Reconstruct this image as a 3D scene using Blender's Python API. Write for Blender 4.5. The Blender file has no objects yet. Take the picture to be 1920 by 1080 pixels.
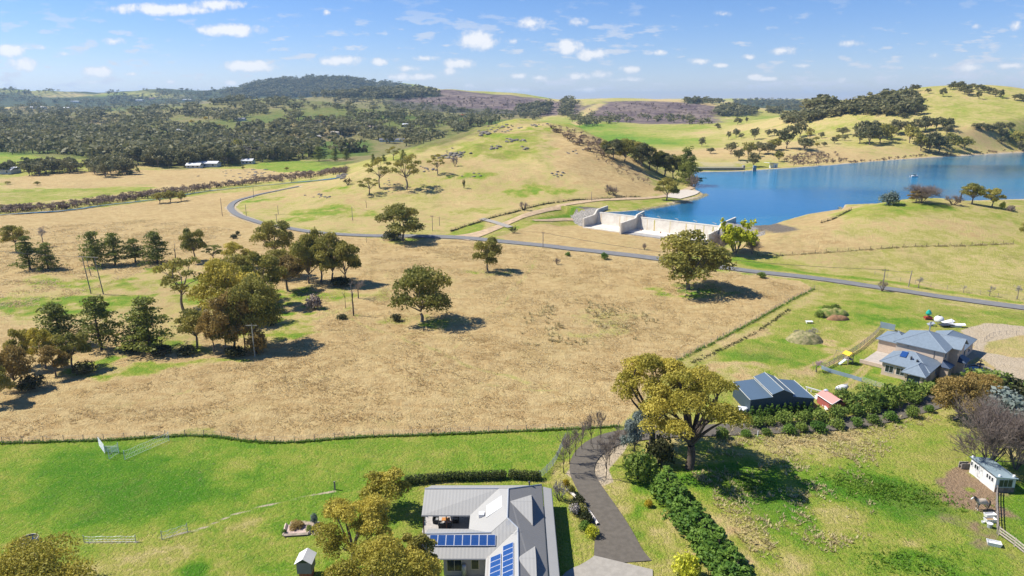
import bpy, math, random
import numpy as np
from mathutils import Vector
sc=bpy.context.scene
# ---------------------------------------------------------------- camera
CAMH=55.0
PIT=math.atan(348/1280.); CP,SP=math.cos(PIT),math.sin(PIT)
cd=bpy.data.cameras.new('camera'); cd.sensor_width=36; cd.lens=24; cd.clip_start=1; cd.clip_end=40000
cam=bpy.data.objects.new('camera',cd); sc.collection.objects.link(cam); sc.camera=cam
cam.location=(0,0,CAMH); cam.rotation_euler=(math.pi/2-PIT,0,0)
# ---------------------------------------------------------------- world, sun, exposure
SAZ=math.radians(12); SEL=math.radians(50)
SUNV=(-math.cos(SAZ)*math.cos(SEL), math.sin(SAZ)*math.cos(SEL), math.sin(SEL))   # towards the sun
sd=bpy.data.lights.new('sun','SUN'); sd.energy=5.0; sd.angle=math.radians(.5); sd.color=(1,.955,.88)
sun=bpy.data.objects.new('sun',sd); sc.collection.objects.link(sun)
sun.rotation_euler=Vector(SUNV).to_track_quat('Z','Y').to_euler(); sun.location=(-60,20,90)
W=bpy.data.worlds.new('World'); sc.world=W; W.use_nodes=True
wt=W.node_tree; wt.nodes.clear()
def N(t,typ,**kw):
    n=t.nodes.new(typ)
    for k,v in kw.items(): setattr(n,k,v)
    return n
def val(t,s,v):
    s.default_value=v
sky=N(wt,'ShaderNodeTexSky',sky_type='NISHITA'); sky.sun_disc=False; sky.sun_elevation=SEL; sky.sun_rotation=math.radians(282)
sky.altitude=1500; sky.air_density=1.15; sky.dust_density=.0; sky.ozone_density=6.0
def mth(t,op,a,b=None,c=None,clamp=False):
    n=N(t,'ShaderNodeMath',operation=op,use_clamp=clamp)
    for i,x in enumerate((a,b,c)):
        if x is None: continue
        if isinstance(x,(int,float)): n.inputs[i].default_value=x
        else: t.links.new(x,n.inputs[i])
    return n.outputs[0]
def sstep(t,x,a,b):
    n=N(t,'ShaderNodeMapRange',interpolation_type='SMOOTHSTEP'); n.inputs[1].default_value=a; n.inputs[2].default_value=b
    t.links.new(x,n.inputs[0]); return n.outputs[0]
def mixc(t,f,a,b,mode='MIX'):
    n=N(t,'ShaderNodeMix',data_type='RGBA',blend_type=mode)
    if isinstance(f,(int,float)): n.inputs[0].default_value=f
    else: t.links.new(f,n.inputs[0])
    for i,x in ((6,a),(7,b)):
        if isinstance(x,(tuple,list)): n.inputs[i].default_value=(*x[:3],1)
        else: t.links.new(x,n.inputs[i])
    return n.outputs[2]
def noise(t,vec,scale,det=4,rough=.55,dist=0):
    n=N(t,'ShaderNodeTexNoise'); n.inputs['Scale'].default_value=scale; n.inputs['Detail'].default_value=det
    n.inputs['Roughness'].default_value=rough; n.inputs['Distortion'].default_value=dist
    if vec is not None: t.links.new(vec,n.inputs['Vector'])
    return n.outputs['Fac']
def comb(t,x,y,z):
    n=N(t,'ShaderNodeCombineXYZ')
    for i,v in enumerate((x,y,z)):
        if isinstance(v,(int,float)): n.inputs[i].default_value=v
        else: t.links.new(v,n.inputs[i])
    return n.outputs[0]
# clouds of the sky: azimuth/height coordinates on the unit sky (world directions), one soft cell per cumulus
tc=N(wt,'ShaderNodeTexCoord'); sx=N(wt,'ShaderNodeSeparateXYZ'); wt.links.new(tc.outputs['Generated'],sx.inputs[0])
dy=mth(wt,'MAXIMUM',sx.outputs[1],.05)
ax=mth(wt,'DIVIDE',sx.outputs[0],dy); az=mth(wt,'DIVIDE',sx.outputs[2],dy)
P2=comb(wt,ax,az,0)
def updir(u,v):   # sky direction (tan azimuth, tan height) of a cloud seen in the photograph
    a=(u-960)/1280; b=(540-v)/1280; fy=CP+b*SP; return a/fy,(-SP+b*CP)/fy
CL=[(18,93,26,10,1),(42,118,32,11,1),(185,132,34,9,1),(213,76,22,6,.7),(300,15,100,9,.9),(410,6,50,8,.9),(432,54,60,10,1),(468,122,62,9,1),
 (642,112,45,8,1),(712,114,18,6,.9),(893,70,40,16,1.2),(905,87,16,4,.4),(995,42,30,10,.7),(1085,40,20,7,.55),(1066,85,28,11,1.1),(1110,99,30,10,1.1),(860,117,32,8,1),(800,108,28,5,.6),(765,127,24,5,.8),
 (845,133,22,8,.6),(750,143,22,7,.7),(790,143,28,6,.8),(965,75,20,6,.35),(975,141,18,5,.9),(1005,145,25,5,.5),(1230,98,22,5,.7),(1308,114,24,5,.8),(1350,122,16,4,.7),(1403,106,16,5,.75),(1182,128,20,7,.8),(1085,142,26,7,.7),
 (1130,138,26,7,.6),(1170,148,35,5,.6),(1415,144,18,6,1),(1440,147,20,4,.9),(1470,93,36,7,.45),(1595,80,30,6,.4),(1510,122,26,4,.4),(1820,124,34,7,.7),(1895,122,36,6,.7),(1830,47,12,5,.3),(1905,46,20,8,.45),(1355,25,20,6,.25),
 (960,168,40,5,.6),(885,160,16,5,.6),(1100,167,30,5,.55),(1215,168,30,5,.5),(170,153,26,4,.5),(430,155,16,5,.6),(320,152,12,4,.6),(245,138,16,3,.5),(110,100,20,4,.35),(1670,142,24,5,.35),(1570,149,30,5,.4),(1750,103,20,5,.3),(612,23,10,5,.5),(1500,157,30,4,.35),(75,88,25,4,.35)]
wn=N(wt,'ShaderNodeTexNoise'); wn.inputs['Scale'].default_value=48; wn.inputs['Detail'].default_value=6; wn.inputs['Roughness'].default_value=.62; wt.links.new(P2,wn.inputs['Vector'])
wfac=mth(wt,'SUBTRACT',wn.outputs['Fac'],.5)
acc=None; lit=None
for (u,v,rx,ry,am) in CL:
    cx,cz=updir(u,v); rx*=1.22/1280; ry*=1.2/1280; am=min(1.2,am*1.25)
    n=N(wt,'ShaderNodeTexGradient',gradient_type='SPHERICAL'); n.texture_mapping.scale=(1/rx,1/(ry*1.25),1); n.texture_mapping.translation=(-cx/rx,-(cz-ry*.2)/(ry*1.25),0)
    wt.links.new(P2,n.inputs['Vector']); d=mth(wt,'MULTIPLY',n.outputs['Fac'],am)
    acc=d if acc is None else mth(wt,'MAXIMUM',acc,d)
# faint high veil with small puffs, foreshortened towards the horizon
el=mth(wt,'MAXIMUM',az,.012)
Pp=comb(wt,mth(wt,'DIVIDE',ax,el),mth(wt,'DIVIDE',1.0,el),0)
pfa=noise(wt,comb(wt,mth(wt,'MULTIPLY',ax,26),mth(wt,'MULTIPLY',az,95),3.3),1.,6,.55);pfb=noise(wt,comb(wt,mth(wt,'MULTIPLY',ax,5),mth(wt,'MULTIPLY',az,16),1.),1.,2,.5)
band=mth(wt,'MULTIPLY',sstep(wt,az,.17,.04),sstep(wt,az,.0,.02))
puff=mth(wt,'MULTIPLY',sstep(wt,mth(wt,'MULTIPLY_ADD',pfb,.5,pfa),.80,.93),mth(wt,'MULTIPLY',band,.85))
dens=mth(wt,'ADD',acc,mth(wt,'MULTIPLY',wfac,2.2))
cm=mth(wt,'MULTIPLY',sstep(wt,dens,.0,.75),sstep(wt,acc,.0,.3))
cm=mth(wt,'MAXIMUM',mth(wt,'MULTIPLY',cm,.88),puff,clamp=True)
ccol=mixc(wt,sstep(wt,dens,.1,.9),(6.6,7.0,7.8),(9.2,9.1,9.1))
hs=N(wt,'ShaderNodeHueSaturation'); hs.inputs['Saturation'].default_value=1.18; hs.inputs['Value'].default_value=1.0; wt.links.new(sky.outputs[0],hs.inputs['Color'])
skc=mixc(wt,1.0,hs.outputs[0],(1.12,1.02,1.2),'MULTIPLY')
out=mixc(wt,cm,skc,ccol)
bg=N(wt,'ShaderNodeBackground'); bg.inputs['Strength'].default_value=.078; wt.links.new(out,bg.inputs[0])
wo=N(wt,'ShaderNodeOutputWorld'); wt.links.new(bg.outputs[0],wo.inputs[0])
vs=sc.view_settings; vs.view_transform='Standard'; vs.look='None'; vs.gamma=1; vs.use_curve_mapping=False; vs.exposure=.56
sc.render.engine='CYCLES'
sc.cycles.max_bounces=5; sc.cycles.diffuse_bounces=2; sc.cycles.glossy_bounces=2; sc.cycles.transparent_max_bounces=6; sc.cycles.transmission_bounces=2; sc.cycles.volume_bounces=0
# ---------------------------------------------------------------- numpy noise
def _h(ix,iy,s):
    n=(ix.astype(np.int64)*374761393+iy.astype(np.int64)*668265263+s*1442695041)&0xffffffff
    n=((n^(n>>13))*1274126177)&0xffffffff
    return ((n^(n>>16))&0xffffff)/float(0xffffff)
def vn(x,y,s=0):
    x=np.asarray(x,float);y=np.asarray(y,float)
    x0=np.floor(x);y0=np.floor(y);fx=x-x0;fy=y-y0;fx=fx*fx*(3-2*fx);fy=fy*fy*(3-2*fy)
    a=_h(x0,y0,s);b=_h(x0+1,y0,s);c=_h(x0,y0+1,s);d=_h(x0+1,y0+1,s)
    return (a*(1-fx)+b*fx)*(1-fy)+(c*(1-fx)+d*fx)*fy
def fbm(x,y,o=4,s=0):
    r=0;a=.5;t=0
    for i in range(o): r=r+a*vn(x,y,s+i*7);t+=a;a*=.5;x=x*2.03+3.1;y=y*2.03+1.7
    return r/t
def ss(x,a=0.,b=1.):
    t=np.clip((x-a)/(b-a),0,1); return t*t*(3-2*t)
def ray(u,v):
    a=(u-960)/1280;b=(540-v)/1280; return np.array([a,CP+b*SP,-SP+b*CP])
def PZ(u,v,z):
    d=ray(u,v);t=(z-CAMH)/d[2];return (d[0]*t,d[1]*t)
LZ=5.0     # lake level
def sdist(X,Y,poly,closed=True):
    X=np.asarray(X,float);Y=np.asarray(Y,float)
    p=np.asarray(poly,float);n=len(p);d=np.full(X.shape,1e18);ins=np.zeros(X.shape,bool)
    for i in range(n if closed else n-1):
        a=p[i];b=p[(i+1)%n];ex,ey=b-a;wx=X-a[0];wy=Y-a[1]
        t=np.clip((wx*ex+wy*ey)/(ex*ex+ey*ey+1e-12),0,1)
        d=np.minimum(d,(wx-t*ex)**2+(wy-t*ey)**2)
        if closed and a[1]!=b[1]:
            c=((a[1]>Y)!=(b[1]>Y))&(X<(b[0]-a[0])*(Y-a[1])/(b[1]-a[1])+a[0]); ins^=c
    d=np.sqrt(d)
    return np.where(ins,-d,d) if closed else d
CR=[PZ(1352,424,5.4),PZ(1205,407,5.4)]      # spillway crest line
_c=np.array(CR[1])-np.array(CR[0]); CD=_c/np.linalg.norm(_c)
CRL=np.array(CR[1])+CD*24.                   # left end of the crest
LAKE=[PZ(u,v,LZ) for u,v in [(1300,323),(1395,321.5),(1440,318),(1500,314),(1560,310),(1640,303),(1740,296),(1830,291),(1920,286)]]+[(640,760),(1100,800),(1100,420),(420,395),(300,372),(215,356),(168,346)]+\
 [PZ(u,v,LZ) for u,v in [(1575,391),(1510,401),(1470,412),(1440,421)]]+[tuple(np.array(CR[0])-CD*3+np.array([2.,4.])),CR[0],CR[1],tuple(CRL)]+\
 [PZ(u,v,LZ) for u,v in [(1165,398),(1200,395),(1240,388),(1275,381),(1310,372),(1326,365),(1312,358),(1300,350),(1310,338),(1304,330)]]
LAKE=np.array(LAKE)
nrm=np.array([CD[1],-CD[0]]); nrm=nrm if nrm[1]<0 else -nrm          # points downstream, to the camera
APR=[np.array(CR[0])-CD*1.5+nrm*.2, np.array(CRL)+CD*2+nrm*.2, np.array(CRL)+CD*2+nrm*15, np.array(CR[0])-CD*1.5+nrm*15]
def G2(x,y,cx,cy,sx_,sy_,a,p=2.):
    r=((np.abs(x-cx)/sx_)**2+(np.abs(y-cy)/sy_)**2)
    return a*np.exp(-.5*r**(p/2))
def H(x,y):
    x=np.asarray(x,float);y=np.asarray(y,float)
    z=(fbm(x/45,y/45,3,1)-.5)*1.6*ss(y,80,200)
    base=np.interp(y,[0,600,900,1300,2000,3000,5000,9000,14000],[0,0,2,8,19,36,60,70,60])
    A=np.interp(y,[500,800,1200,2500,6000],[0,10,20,26,30])*np.where(x<0,1,np.clip(1-x/350,.28,1))
    z=z+base+(fbm(x/330+5,y/330+2,3,9)-.42)*2*A
    # boulder-strewn middle hill
    sxh=np.where(x<20,86,58.)
    hill=39*np.exp(-.5*((np.abs(x-20)/sxh)**2.2))*np.exp(-.5*(np.abs(y-525)/np.where(y<525,104,120.))**2.1)
    hill=hill*(1+.10*(fbm(x/28,y/28,3,4)-.5)*2)
    z=z+hill+G2(x,y,-75,430,30,45,6)+G2(x,y,5,560,30,30,3)
    # peninsula hill and right-hand big hill
    z=z+G2(x,y,170,296,np.where(x<170,62,56),40,14.8,2.2)
    z=z+G2(x,y,655,1010,np.where(x<655,165,150),190,74,1.9)+G2(x,y,455,930,85,95,20)+G2(x,y,480,730,150,70,9)+G2(x,y,280,690,70,60,6)
    # far ranges
    z=z+G2(x,y,-1090,4500,np.where(x<-1090,430,560),700,134,2.1)+G2(x,y,-2900,4000,1150,500,60,3)
    z=z+G2(x,y,-300,2600,430,330,52,2.4)+G2(x,y,390,2050,260,260,42,2.6)+G2(x,y,1400,4200,900,500,22,3)+G2(x,y,-560,1750,240,200,38)+G2(x,y,-300,1500,140,130,18)+G2(x,y,-620,1250,160,110,12)+G2(x,y,-330,1120,110,80,10)
    # lake bowl
    near=(y>240)&(y<1000)&(x>0)
    if np.any(near):
        s=np.full(z.shape,1e9); s[near]=sdist(x[near],y[near],LAKE)
        zn=np.where(s<0,LZ-1.5*ss(-s,0,2.5),0)
        w=ss(s,0,42); bank=LZ+.45*ss(s,0,2.5)-.25+.03*np.clip(s,0,60)
        z=np.where(s<0,LZ-.25-1.6*ss(-s,0,3),z*w+bank*(1-w))
        nm=near&(y<345)&(x<130)
        if np.any(nm):
            a=sdist(x[nm],y[nm],APR); zz=z[nm]
            dwn=(x[nm]-CR[0][0])*nrm[0]+(y[nm]-CR[0][1])*nrm[1]
            wf=ss(a,0,26)
            zz=np.where(a<0,-.5,np.where(dwn>0.2,zz*wf+(-.45)*(1-wf),zz))
            z[nm]=zz
    # bench for the creek
    return z
def H1(x,y): return float(H(np.array([x]),np.array([y]))[0])
_T=60*np.exp(np.linspace(0,math.log(200),1500))
def PX(u,v,tmin=0):
    """point of the ground seen at photograph pixel (u,v)"""
    d=ray(u,v);T=_T[_T>tmin];X=d[0]*T;Y=d[1]*T;Z=CAMH+d[2]*T
    g=H(X,Y);k=np.where(Z<g)[0]
    if len(k)==0: k=[len(T)-1]
    k=max(k[0],1);a,b=T[k-1],T[k]
    for _ in range(12):
        m=(a+b)/2
        if CAMH+d[2]*m<H1(d[0]*m,d[1]*m): b=m
        else: a=m
    return (d[0]*b,d[1]*b,H1(d[0]*b,d[1]*b))
def PXY(u,v,tmin=0): return PX(u,v,tmin)[:2]
# ---------------------------------------------------------------- scene helpers
C=sc.collection
def mesh(name,V,F,mat,parent=None,smooth=False,attr=None,mats=None,midx=None,world=False):
    me=bpy.data.meshes.new(name)
    V=np.asarray(V,np.float32)
    if isinstance(F,np.ndarray) and F.ndim==2:
        k=F.shape[1];nf=len(F)
        me.vertices.add(len(V));me.vertices.foreach_set('co',V.ravel())
        me.loops.add(nf*k);me.loops.foreach_set('vertex_index',F.astype(np.int32).ravel())
        me.polygons.add(nf);me.polygons.foreach_set('loop_start',np.arange(0,nf*k,k,dtype=np.int32));me.polygons.foreach_set('loop_total',np.full(nf,k,np.int32))
        me.update(calc_edges=True)
    else:
        me.from_pydata([tuple(map(float,v)) for v in V],[],[tuple(f) for f in F]); me.update()
    for m in (mats or [mat]): me.materials.append(m)
    if midx is not None: me.polygons.foreach_set('material_index',np.asarray(midx,np.int32))
    if smooth: me.polygons.foreach_set('use_smooth',np.ones(len(me.polygons),bool))
    if attr:
        for k,a in attr.items():
            a=np.asarray(a,np.float32)
            if a.ndim==1:
                at=me.attributes.new(k,'FLOAT','POINT');at.data.foreach_set('value',a)
            else:
                at=me.attributes.new(k,'FLOAT_COLOR','POINT');c=np.ones((len(a),4),np.float32);c[:,:3]=a;at.data.foreach_set('color',c.ravel())
    o=bpy.data.objects.new(name,me);C.objects.link(o)
    if parent is not None: o.parent=parent
    return o
def tag(o,label=None,cat=None,group=None,kind=None):
    if label: o['label']=label
    if cat: o['category']=cat
    if group: o['group']=group
    if kind: o['kind']=kind
    return o
def thing(name,label,cat,loc=(0,0,0),rz=0,group=None):
    o=bpy.data.objects.new(name,None);C.objects.link(o);o.location=loc;o.rotation_euler=(0,0,rz);o.empty_display_size=.5
    return tag(o,label,cat,group)
def mat(name,col,rough=.7,metal=0,spec=.3,var=0,vscale=1.,bump=0,bscale=5.,col2=None):
    m=bpy.data.materials.new(name);m.use_nodes=True;t=m.node_tree;p=t.nodes['Principled BSDF']
    p.inputs['Base Color'].default_value=(*col,1);p.inputs['Roughness'].default_value=rough;p.inputs['Metallic'].default_value=metal
    p.inputs['Specular IOR Level'].default_value=spec
    if var or bump or col2:
        g=N(t,'ShaderNodeTexCoord').outputs['Object']
        nz=noise(t,g,vscale,5,.6)
        c2=col2 or tuple(c*(1-var) for c in col); c1=col if col2 else tuple(min(1,c*(1+var)) for c in col)
        t.links.new(mixc(t,sstep(t,nz,.3,.7),c2,c1),p.inputs['Base Color'])
        if bump:
            b=N(t,'ShaderNodeBump');b.inputs['Strength'].default_value=bump;b.inputs['Distance'].default_value=.1
            t.links.new(noise(t,g,bscale,4,.6),b.inputs['Height']);t.links.new(b.outputs[0],p.inputs['Normal'])
    return m

ORD=['first','second','third','fourth','fifth','sixth','seventh','eighth','ninth','tenth','eleventh','twelfth','thirteenth','fourteenth','fifteenth','sixteenth','seventeenth','eighteenth','nineteenth','twentieth']
# ---------------------------------------------------------------- the ground sheet
RD=[(2060,600),(1920,578),(1800,562),(1650,540),(1500,519),(1370,504),(1235,486),(1100,470),(1000,459),(930,452),(860,446),(760,443),(680,442),(600,437),(540,428),(480,416),(445,403),(432,390),(442,378),(475,368),(520,358),(560,350)]
RW=[4.9]*10+[4.7,4.5,4.2,4.0,3.8,3.6,3.4,3.4,3.4,3.2,3.0,3.0]
NA,NR=760,1120
th=np.linspace(math.radians(-54),math.radians(54),NA); rr=32*np.exp(np.linspace(0,math.log(15000/32.),NR))
TH,RR=np.meshgrid(th,rr); GX=(RR*np.sin(TH)).ravel(); GY=(RR*np.cos(TH)).ravel()
GZ=H(GX,GY)
jx=(fbm(GX/9,GY/9,4,21)-.5)*1.5; jy=(fbm(GX/9,GY/9,4,33)-.5)*1.5   # ragged borders
jf=fbm(GX/3.2,GY/3.2,3,41)
g=np.full(GX.shape,.5); L=np.zeros_like(g); D=np.zeros_like(g); S=np.zeros_like(g); R=np.zeros_like(g); SO=np.zeros_like(g); FW=np.zeros_like(g)
far=ss(GY,560,800)
fieldn=fbm(GX/150,GY/230,3,55)
g=np.where(GY>560,.50+(fieldn-.5)*1.2,g)
g=np.where((GX>330)&(GY>560)&(GY<1500),.43+(fieldn-.5)*.7,g)
g=np.where(GY>1500,.45+(fieldn-.5)*.8,g)
def region(arr,poly,v,f=2.,rag=4.,px=True,closed=True,mul=None):
    P=np.array([PXY(*p) for p in poly]) if px else np.array(poly)
    m=f+rag+1
    b=(GX>P[:,0].min()-m)&(GX<P[:,0].max()+m)&(GY>P[:,1].min()-m)&(GY<P[:,1].max()+m)
    if not b.any(): return
    s=sdist(GX[b]+jx[b]*rag*2,GY[b]+jy[b]*rag*2,P,closed)
    if not closed: s=s-v[1]; vv=v[0]
    else: vv=v
    w=1-ss(s,-f,f)
    if mul is not None: w=w*mul
    arr[b]=arr[b]*(1-w)+vv*w
def spot(arr,u,v,r,val_,rag=2.5,asp=1.,f=.5):
    x,y=PXY(u,v); b=(np.abs(GX-x)<r*asp*1.8+3)&(np.abs(GY-y)<r*1.8+3)
    d=np.hypot((GX[b]-x)/asp+jx[b]*rag*2,GY[b]-y+jy[b]*rag*2)/r
    w=(1-ss(d,1-f,1+f*.6))*np.clip(.25+2.6*(jf[b]-.32),0,1); arr[b]=arr[b]*(1-w)+val_*w
WFENCE=[(-420,842),(0,832),(120,828),(200,826),(330,818),(400,819),(450,826),(500,830),(560,829),(680,820),(800,816),(900,812),(1040,806),(1160,800)]
EFENCE=[(1255,684),(1300,661),(1350,636),(1400,610),(1440,588),(1490,560),(1527,542)]
# dry paddock and the flats to the creek
region(g,WFENCE+[(1200,760)]+EFENCE+[(1500,527),(1370,508),(1235,490),(1000,463),(860,449),(680,446),(540,431),(447,405),(432,388),(470,368),(560,345),(640,332),(400,362),(200,388),(0,402),(-420,420)],.09,.35,.3)
region(g,[(0,385),(200,372),(400,350),(560,332),(640,326),(560,316),(440,316),(300,318),(120,322),(0,335)],.12,6,10)
region(g,[(0,385),(180,370),(330,352),(250,348),(100,355),(0,352)],.55,6,12)
region(g,[(0,296),(150,290),(200,292),(150,316),(0,322)],.62,6,8)
region(g,[(460,312),(520,300),(620,303),(680,300),(600,320),(500,320)],.72,4,6)
region(g,[(620,265),(690,262),(700,290),(600,300),(560,280)],.8,6,8)
region(g,[(0,520),(180,515),(330,500),(470,520),(470,640),(340,665),(230,620),(0,610)],.28,6,9)
for (u,v,r,a) in [(90,575,9,2.2),(20,570,8,2),(100,530,6,2.5),(250,530,7,2.2),(270,505,5,2.5),(205,555,4,2),(380,530,8,1.6),(150,560,6,2),(330,560,5,2),(310,650,5,2.2),(250,640,4,2),(430,560,8,1.5),(500,560,9,1.6),(540,590,7,1.6),(600,555,8,2.5),(500,620,6,1.8),(395,675,3,3),(220,690,4,2),(330,680,3,3)]: spot(g,u,v,r,.78,6,a)
region(g,[(1000,620),(1180,580),(1190,600),(1100,640),(1010,640)],.32,4,10)
region(g,[(700,500),(860,505),(980,500),(900,530),(730,560)],.2,6,8)
for (u,v,r,a,q) in [(1290,543,8,1.5,.92),(1310,548,6,1.6,.9),(918,510,4,1.8,.7),(795,603,5,1.7,.8),(663,593,2.2,1.6,.8),(755,452,6,1.5,.55),(1385,500,9,1.6,.85),(660,545,8,1.5,.5)]: spot(g,u,v,r,q,3,a)
# middle hill
region(g,[(480,372),(560,350),(640,330),(740,300),(830,270),(900,246),(1000,230),(1130,262),(1200,310),(1240,365),(1180,371),(1050,384),(960,408),(900,434),(820,441),(680,441),(540,425),(455,396)],.31,3,4)
region(g,[(1030,245),(1130,264),(1200,310),(1245,366),(1180,369),(1100,345),(1030,290)],.08,8,12)
region(g,[(850,270),(1000,250),(1040,290),(930,300),(860,300)],.55,6,9)
for (u,v,r,a) in [(590,400,10,1.3),(620,392,8,1.5),(560,412,6,1.6),(500,375,9,1.6),(640,352,6,2),(1010,360,9,2.2),(1000,240,10,1.4),(930,255,8,2),(880,330,7,2),(1030,395,5,3)]: spot(g,u,v,r,.72,5,a)
for i in range(26):
    r_=random.Random(i);spot(g,r_.uniform(620,1150),r_.uniform(290,420),r_.uniform(3,7),r_.choice([.25,.3,.6,.2]),5,r_.uniform(1.2,3))
region(g,[(995,418),(1010,408),(1090,386),(1108,389),(1075,400),(1030,414)],.85,.6,.6)
region(g,[(840,440),(885,418),(912,414),(905,432),(880,441)],.66,1,1)
region(g,[(930,445),(1000,420),(1110,412),(1340,450),(1380,440),(1235,485),(1000,460)],.13,1.2,2)
# right hillside, its verge and the paddock this side of the road
region(g,[(1360,502),(1500,516),(1660,535),(1920,572),(2100,600),(2100,390),(1920,395),(1800,378),(1690,372),(1560,392),(1480,412),(1385,430)],.41,1.5,2)
region(g,[(1380,430),(1480,412),(1570,392),(1620,385),(1600,410),(1560,440),(1660,455),(1500,475),(1380,480)],.2,3,5)
region(g,[(1560,400),(1690,380),(1780,384),(1800,400),(1700,402),(1600,412)],.6,3,5)
region(g,[(1640,420),(1900,420),(1900,440),(1700,440)],.3,4,6)
region(g,[(1360,490),(1500,512),(1660,531),(1920,570),(1920,566),(1700,531),(1520,510),(1380,480)],.74,.8,1)
region(g,EFENCE+[(1660,556),(1920,592),(2150,620),(2150,760),(1740,755),(1560,790),(1350,800),(1180,795)],.56,1.,.8)
region(g,[(1255,690),(1300,668),(1400,617),(1490,565),(1527,546),(1545,550),(1480,590),(1400,636),(1310,680)],.4,1,1)
for (u,v,r,a,q) in [(1570,586,5,1.8,.85),(1620,575,4,2,.8),(1470,645,5,2,.8),(1440,680,5,2.5,.85),(1520,660,5,2,.75),(1700,605,4,3,.82),(1860,590,6,2,.7),(1400,665,4,2,.75),(1480,695,5,2.2,.82),(1650,700,6,1.8,.85),(1620,690,6,1.6,.8)]: spot(g,u,v,r,q,4,a)
region(g,[(1345,640),(1425,615),(1440,625),(1370,655)],.2,1,2)
for (u,v,r,a) in [(1395,690,3,2),(1440,705,3.5,2),(1535,640,3,1.6),(1480,700,3,2),(1560,655,2,1.5)]: spot(g,u,v,r,.16,3,a)
# home paddocks
region(g,WFENCE+[(1180,800),(1150,830),(1040,870),(1030,900),(760,905),(640,925),(400,1000),(160,1015),(-420,1030)],.74,.3,.25)
region(g,[(0,870),(180,855),(330,860),(480,900),(400,960),(150,980),(0,950)],.97,5,6)
region(g,[(300,835),(520,840),(640,850),(600,880),(420,890),(330,860)],.68,4,6)
region(g,[(580,900),(800,858),(1000,836),(1000,848),(800,872),(600,912)],.72,2,3)
region(g,[(-420,1035),(160,1018),(400,1005),(640,930),(760,910),(1030,905),(1060,930),(1080,1080),(1100,1200),(-420,1200)],.7,.6,.5)
for (u,v,r,a,q) in [(330,1040,4,2,.5),(420,1010,3,2.5,.5),(250,1060,3,2,.45),(480,1050,4,1.5,.5),(370,1070,2,2,.95),(460,1030,1.5,2,.9),(540,1060,3,1.5,.85),(1085,1030,3,.6,.55),(560,960,5,1.5,.8)]: spot(g,u,v,r,q,3,a)
region(g,[(1100,870),(1150,840),(1220,860),(1290,960),(1420,1080),(1450,1200),(1240,1200),(1215,1080),(1170,1000),(1130,930)],.52,.7,1)
for (u,v,r,a,q) in [(1215,925,5,1,.92),(1190,890,5,1,.8),(1230,960,4,.9,.85),(1215,1000,2,.8,.85),(1245,1050,2,.8,.9),(1290,900,3,1,.9),(1160,955,2,1,.35),(1240,1000,2.5,.7,.3)]: spot(g,u,v,r,q,3,a)
region(g,[(1225,850),(1350,815),(1560,812),(1740,775),(1800,790),(1920,870),(2150,900),(2150,1200),(1480,1200),(1400,1060),(1290,900)],.66,.8,1)
for (u,v,r,a,q) in [(1360,850,6,2,.3),(1450,850,4,2.5,.32),(1430,830,4,3,.34),(1560,820,4,3,.4),(1330,960,5,1,.34),(1400,1030,5,1,.36),(1520,900,5,1.6,.38),(1560,990,5,2,.42),(1620,1010,4,1.6,.4),(1350,895,6,1.6,.85),(1430,945,6,1.1,.9),(1470,990,5,1,.88),(1600,905,5,1.6,.95),(1650,920,4,1.5,.95),(1725,932,5,1.8,.97),(1715,1060,5,1.8,.97),(1590,880,3,2,.8),(1800,860,4,2,.9),(1900,950,3,1,.9),(1700,840,6,2,.72),(1640,860,5,2,.68),(1750,820,5,2,.66),(1620,1040,4,1.4,.5)]: spot(g,u,v,r,q,3.5,a)
region(g,[(1880,905),(2150,905),(2150,1080),(1930,1040),(1885,1005)],.88,.4,.4)
# bare earth, gravel and rubble
for (u,v,r,a,q) in [(1815,918,3.6,1.5,.9),(1835,900,3,1.6,.8),(1840,955,3,1.3,.85),(1830,990,2.6,1,.6),(1850,1020,2.5,1,.6),(1800,895,2,1,.7),(1880,1050,3,1,.4),(1740,970,2,2,.35),(1825,935,3.2,1.8,.9)]: spot(SO,u,v,r,q,2.5,a,.8)
region(SO,[(1735,868),(1770,858),(1812,852)],(.6,.35),.4,.5,closed=False)
region(SO,[(1810,945),(1788,905),(1790,885),(1812,868)],(.8,.9),.6,.8,closed=False)
region(SO,[(1650,838),(1735,868)],(.3,.3),.5,.5,closed=False)
region(D,[(1805,622),(1850,606),(1920,612),(2050,640),(2050,780),(1890,740),(1830,700),(1800,690),(1830,650)],.95,1,1)
region(D,[(1845,640),(1920,628),(2000,640),(1990,680),(1900,672),(1850,660)],.2,.8,1)
region(g,[(1780,625),(1920,620),(2050,650),(2050,780),(1790,740)],.3,1,1)
region(D,[(1775,690),(1840,668),(1870,690),(1850,720),(1790,720)],.25,.6,1)
region(D,[(1655,625),(1680,628),(1680,650),(1655,655)],.8,.5,.5)
region(R,[(1352,445),(1354,425),(1390,413),(1440,421),(1500,431),(1470,436),(1400,443)],1,1,1)
region(R,[(1084,388),(1100,387),(1138,391),(1128,397),(1113,410),(1098,408)],1,1,1)
region(D,[(1060,885),(1085,850),(1110,835),(1160,815),(1185,818),(1165,850),(1140,880),(1150,905),(1125,915),(1085,905)],.75,.3,.5)
region(D,[(1345,818),(1560,804),(1640,791),(1740,767),(1740,760),(1640,777),(1560,789),(1345,797),(1200,815)],.6,.5,.6)
region(D,[(160,1018),(265,1016)],(.7,.2),.25,.3,closed=False)
region(D,[(300,1010),(370,995),(440,965),(520,943),(628,920)],(.7,.22),.25,.3,closed=False)
region(D,[(1060,905),(1085,940),(1125,990),(1130,1020),(1118,1040)],(.6,.5),.5,.5,closed=False)
region(D,[(560,975),(605,975),(600,1003),(535,1008),(530,990)],.7,.3,.3)
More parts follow.
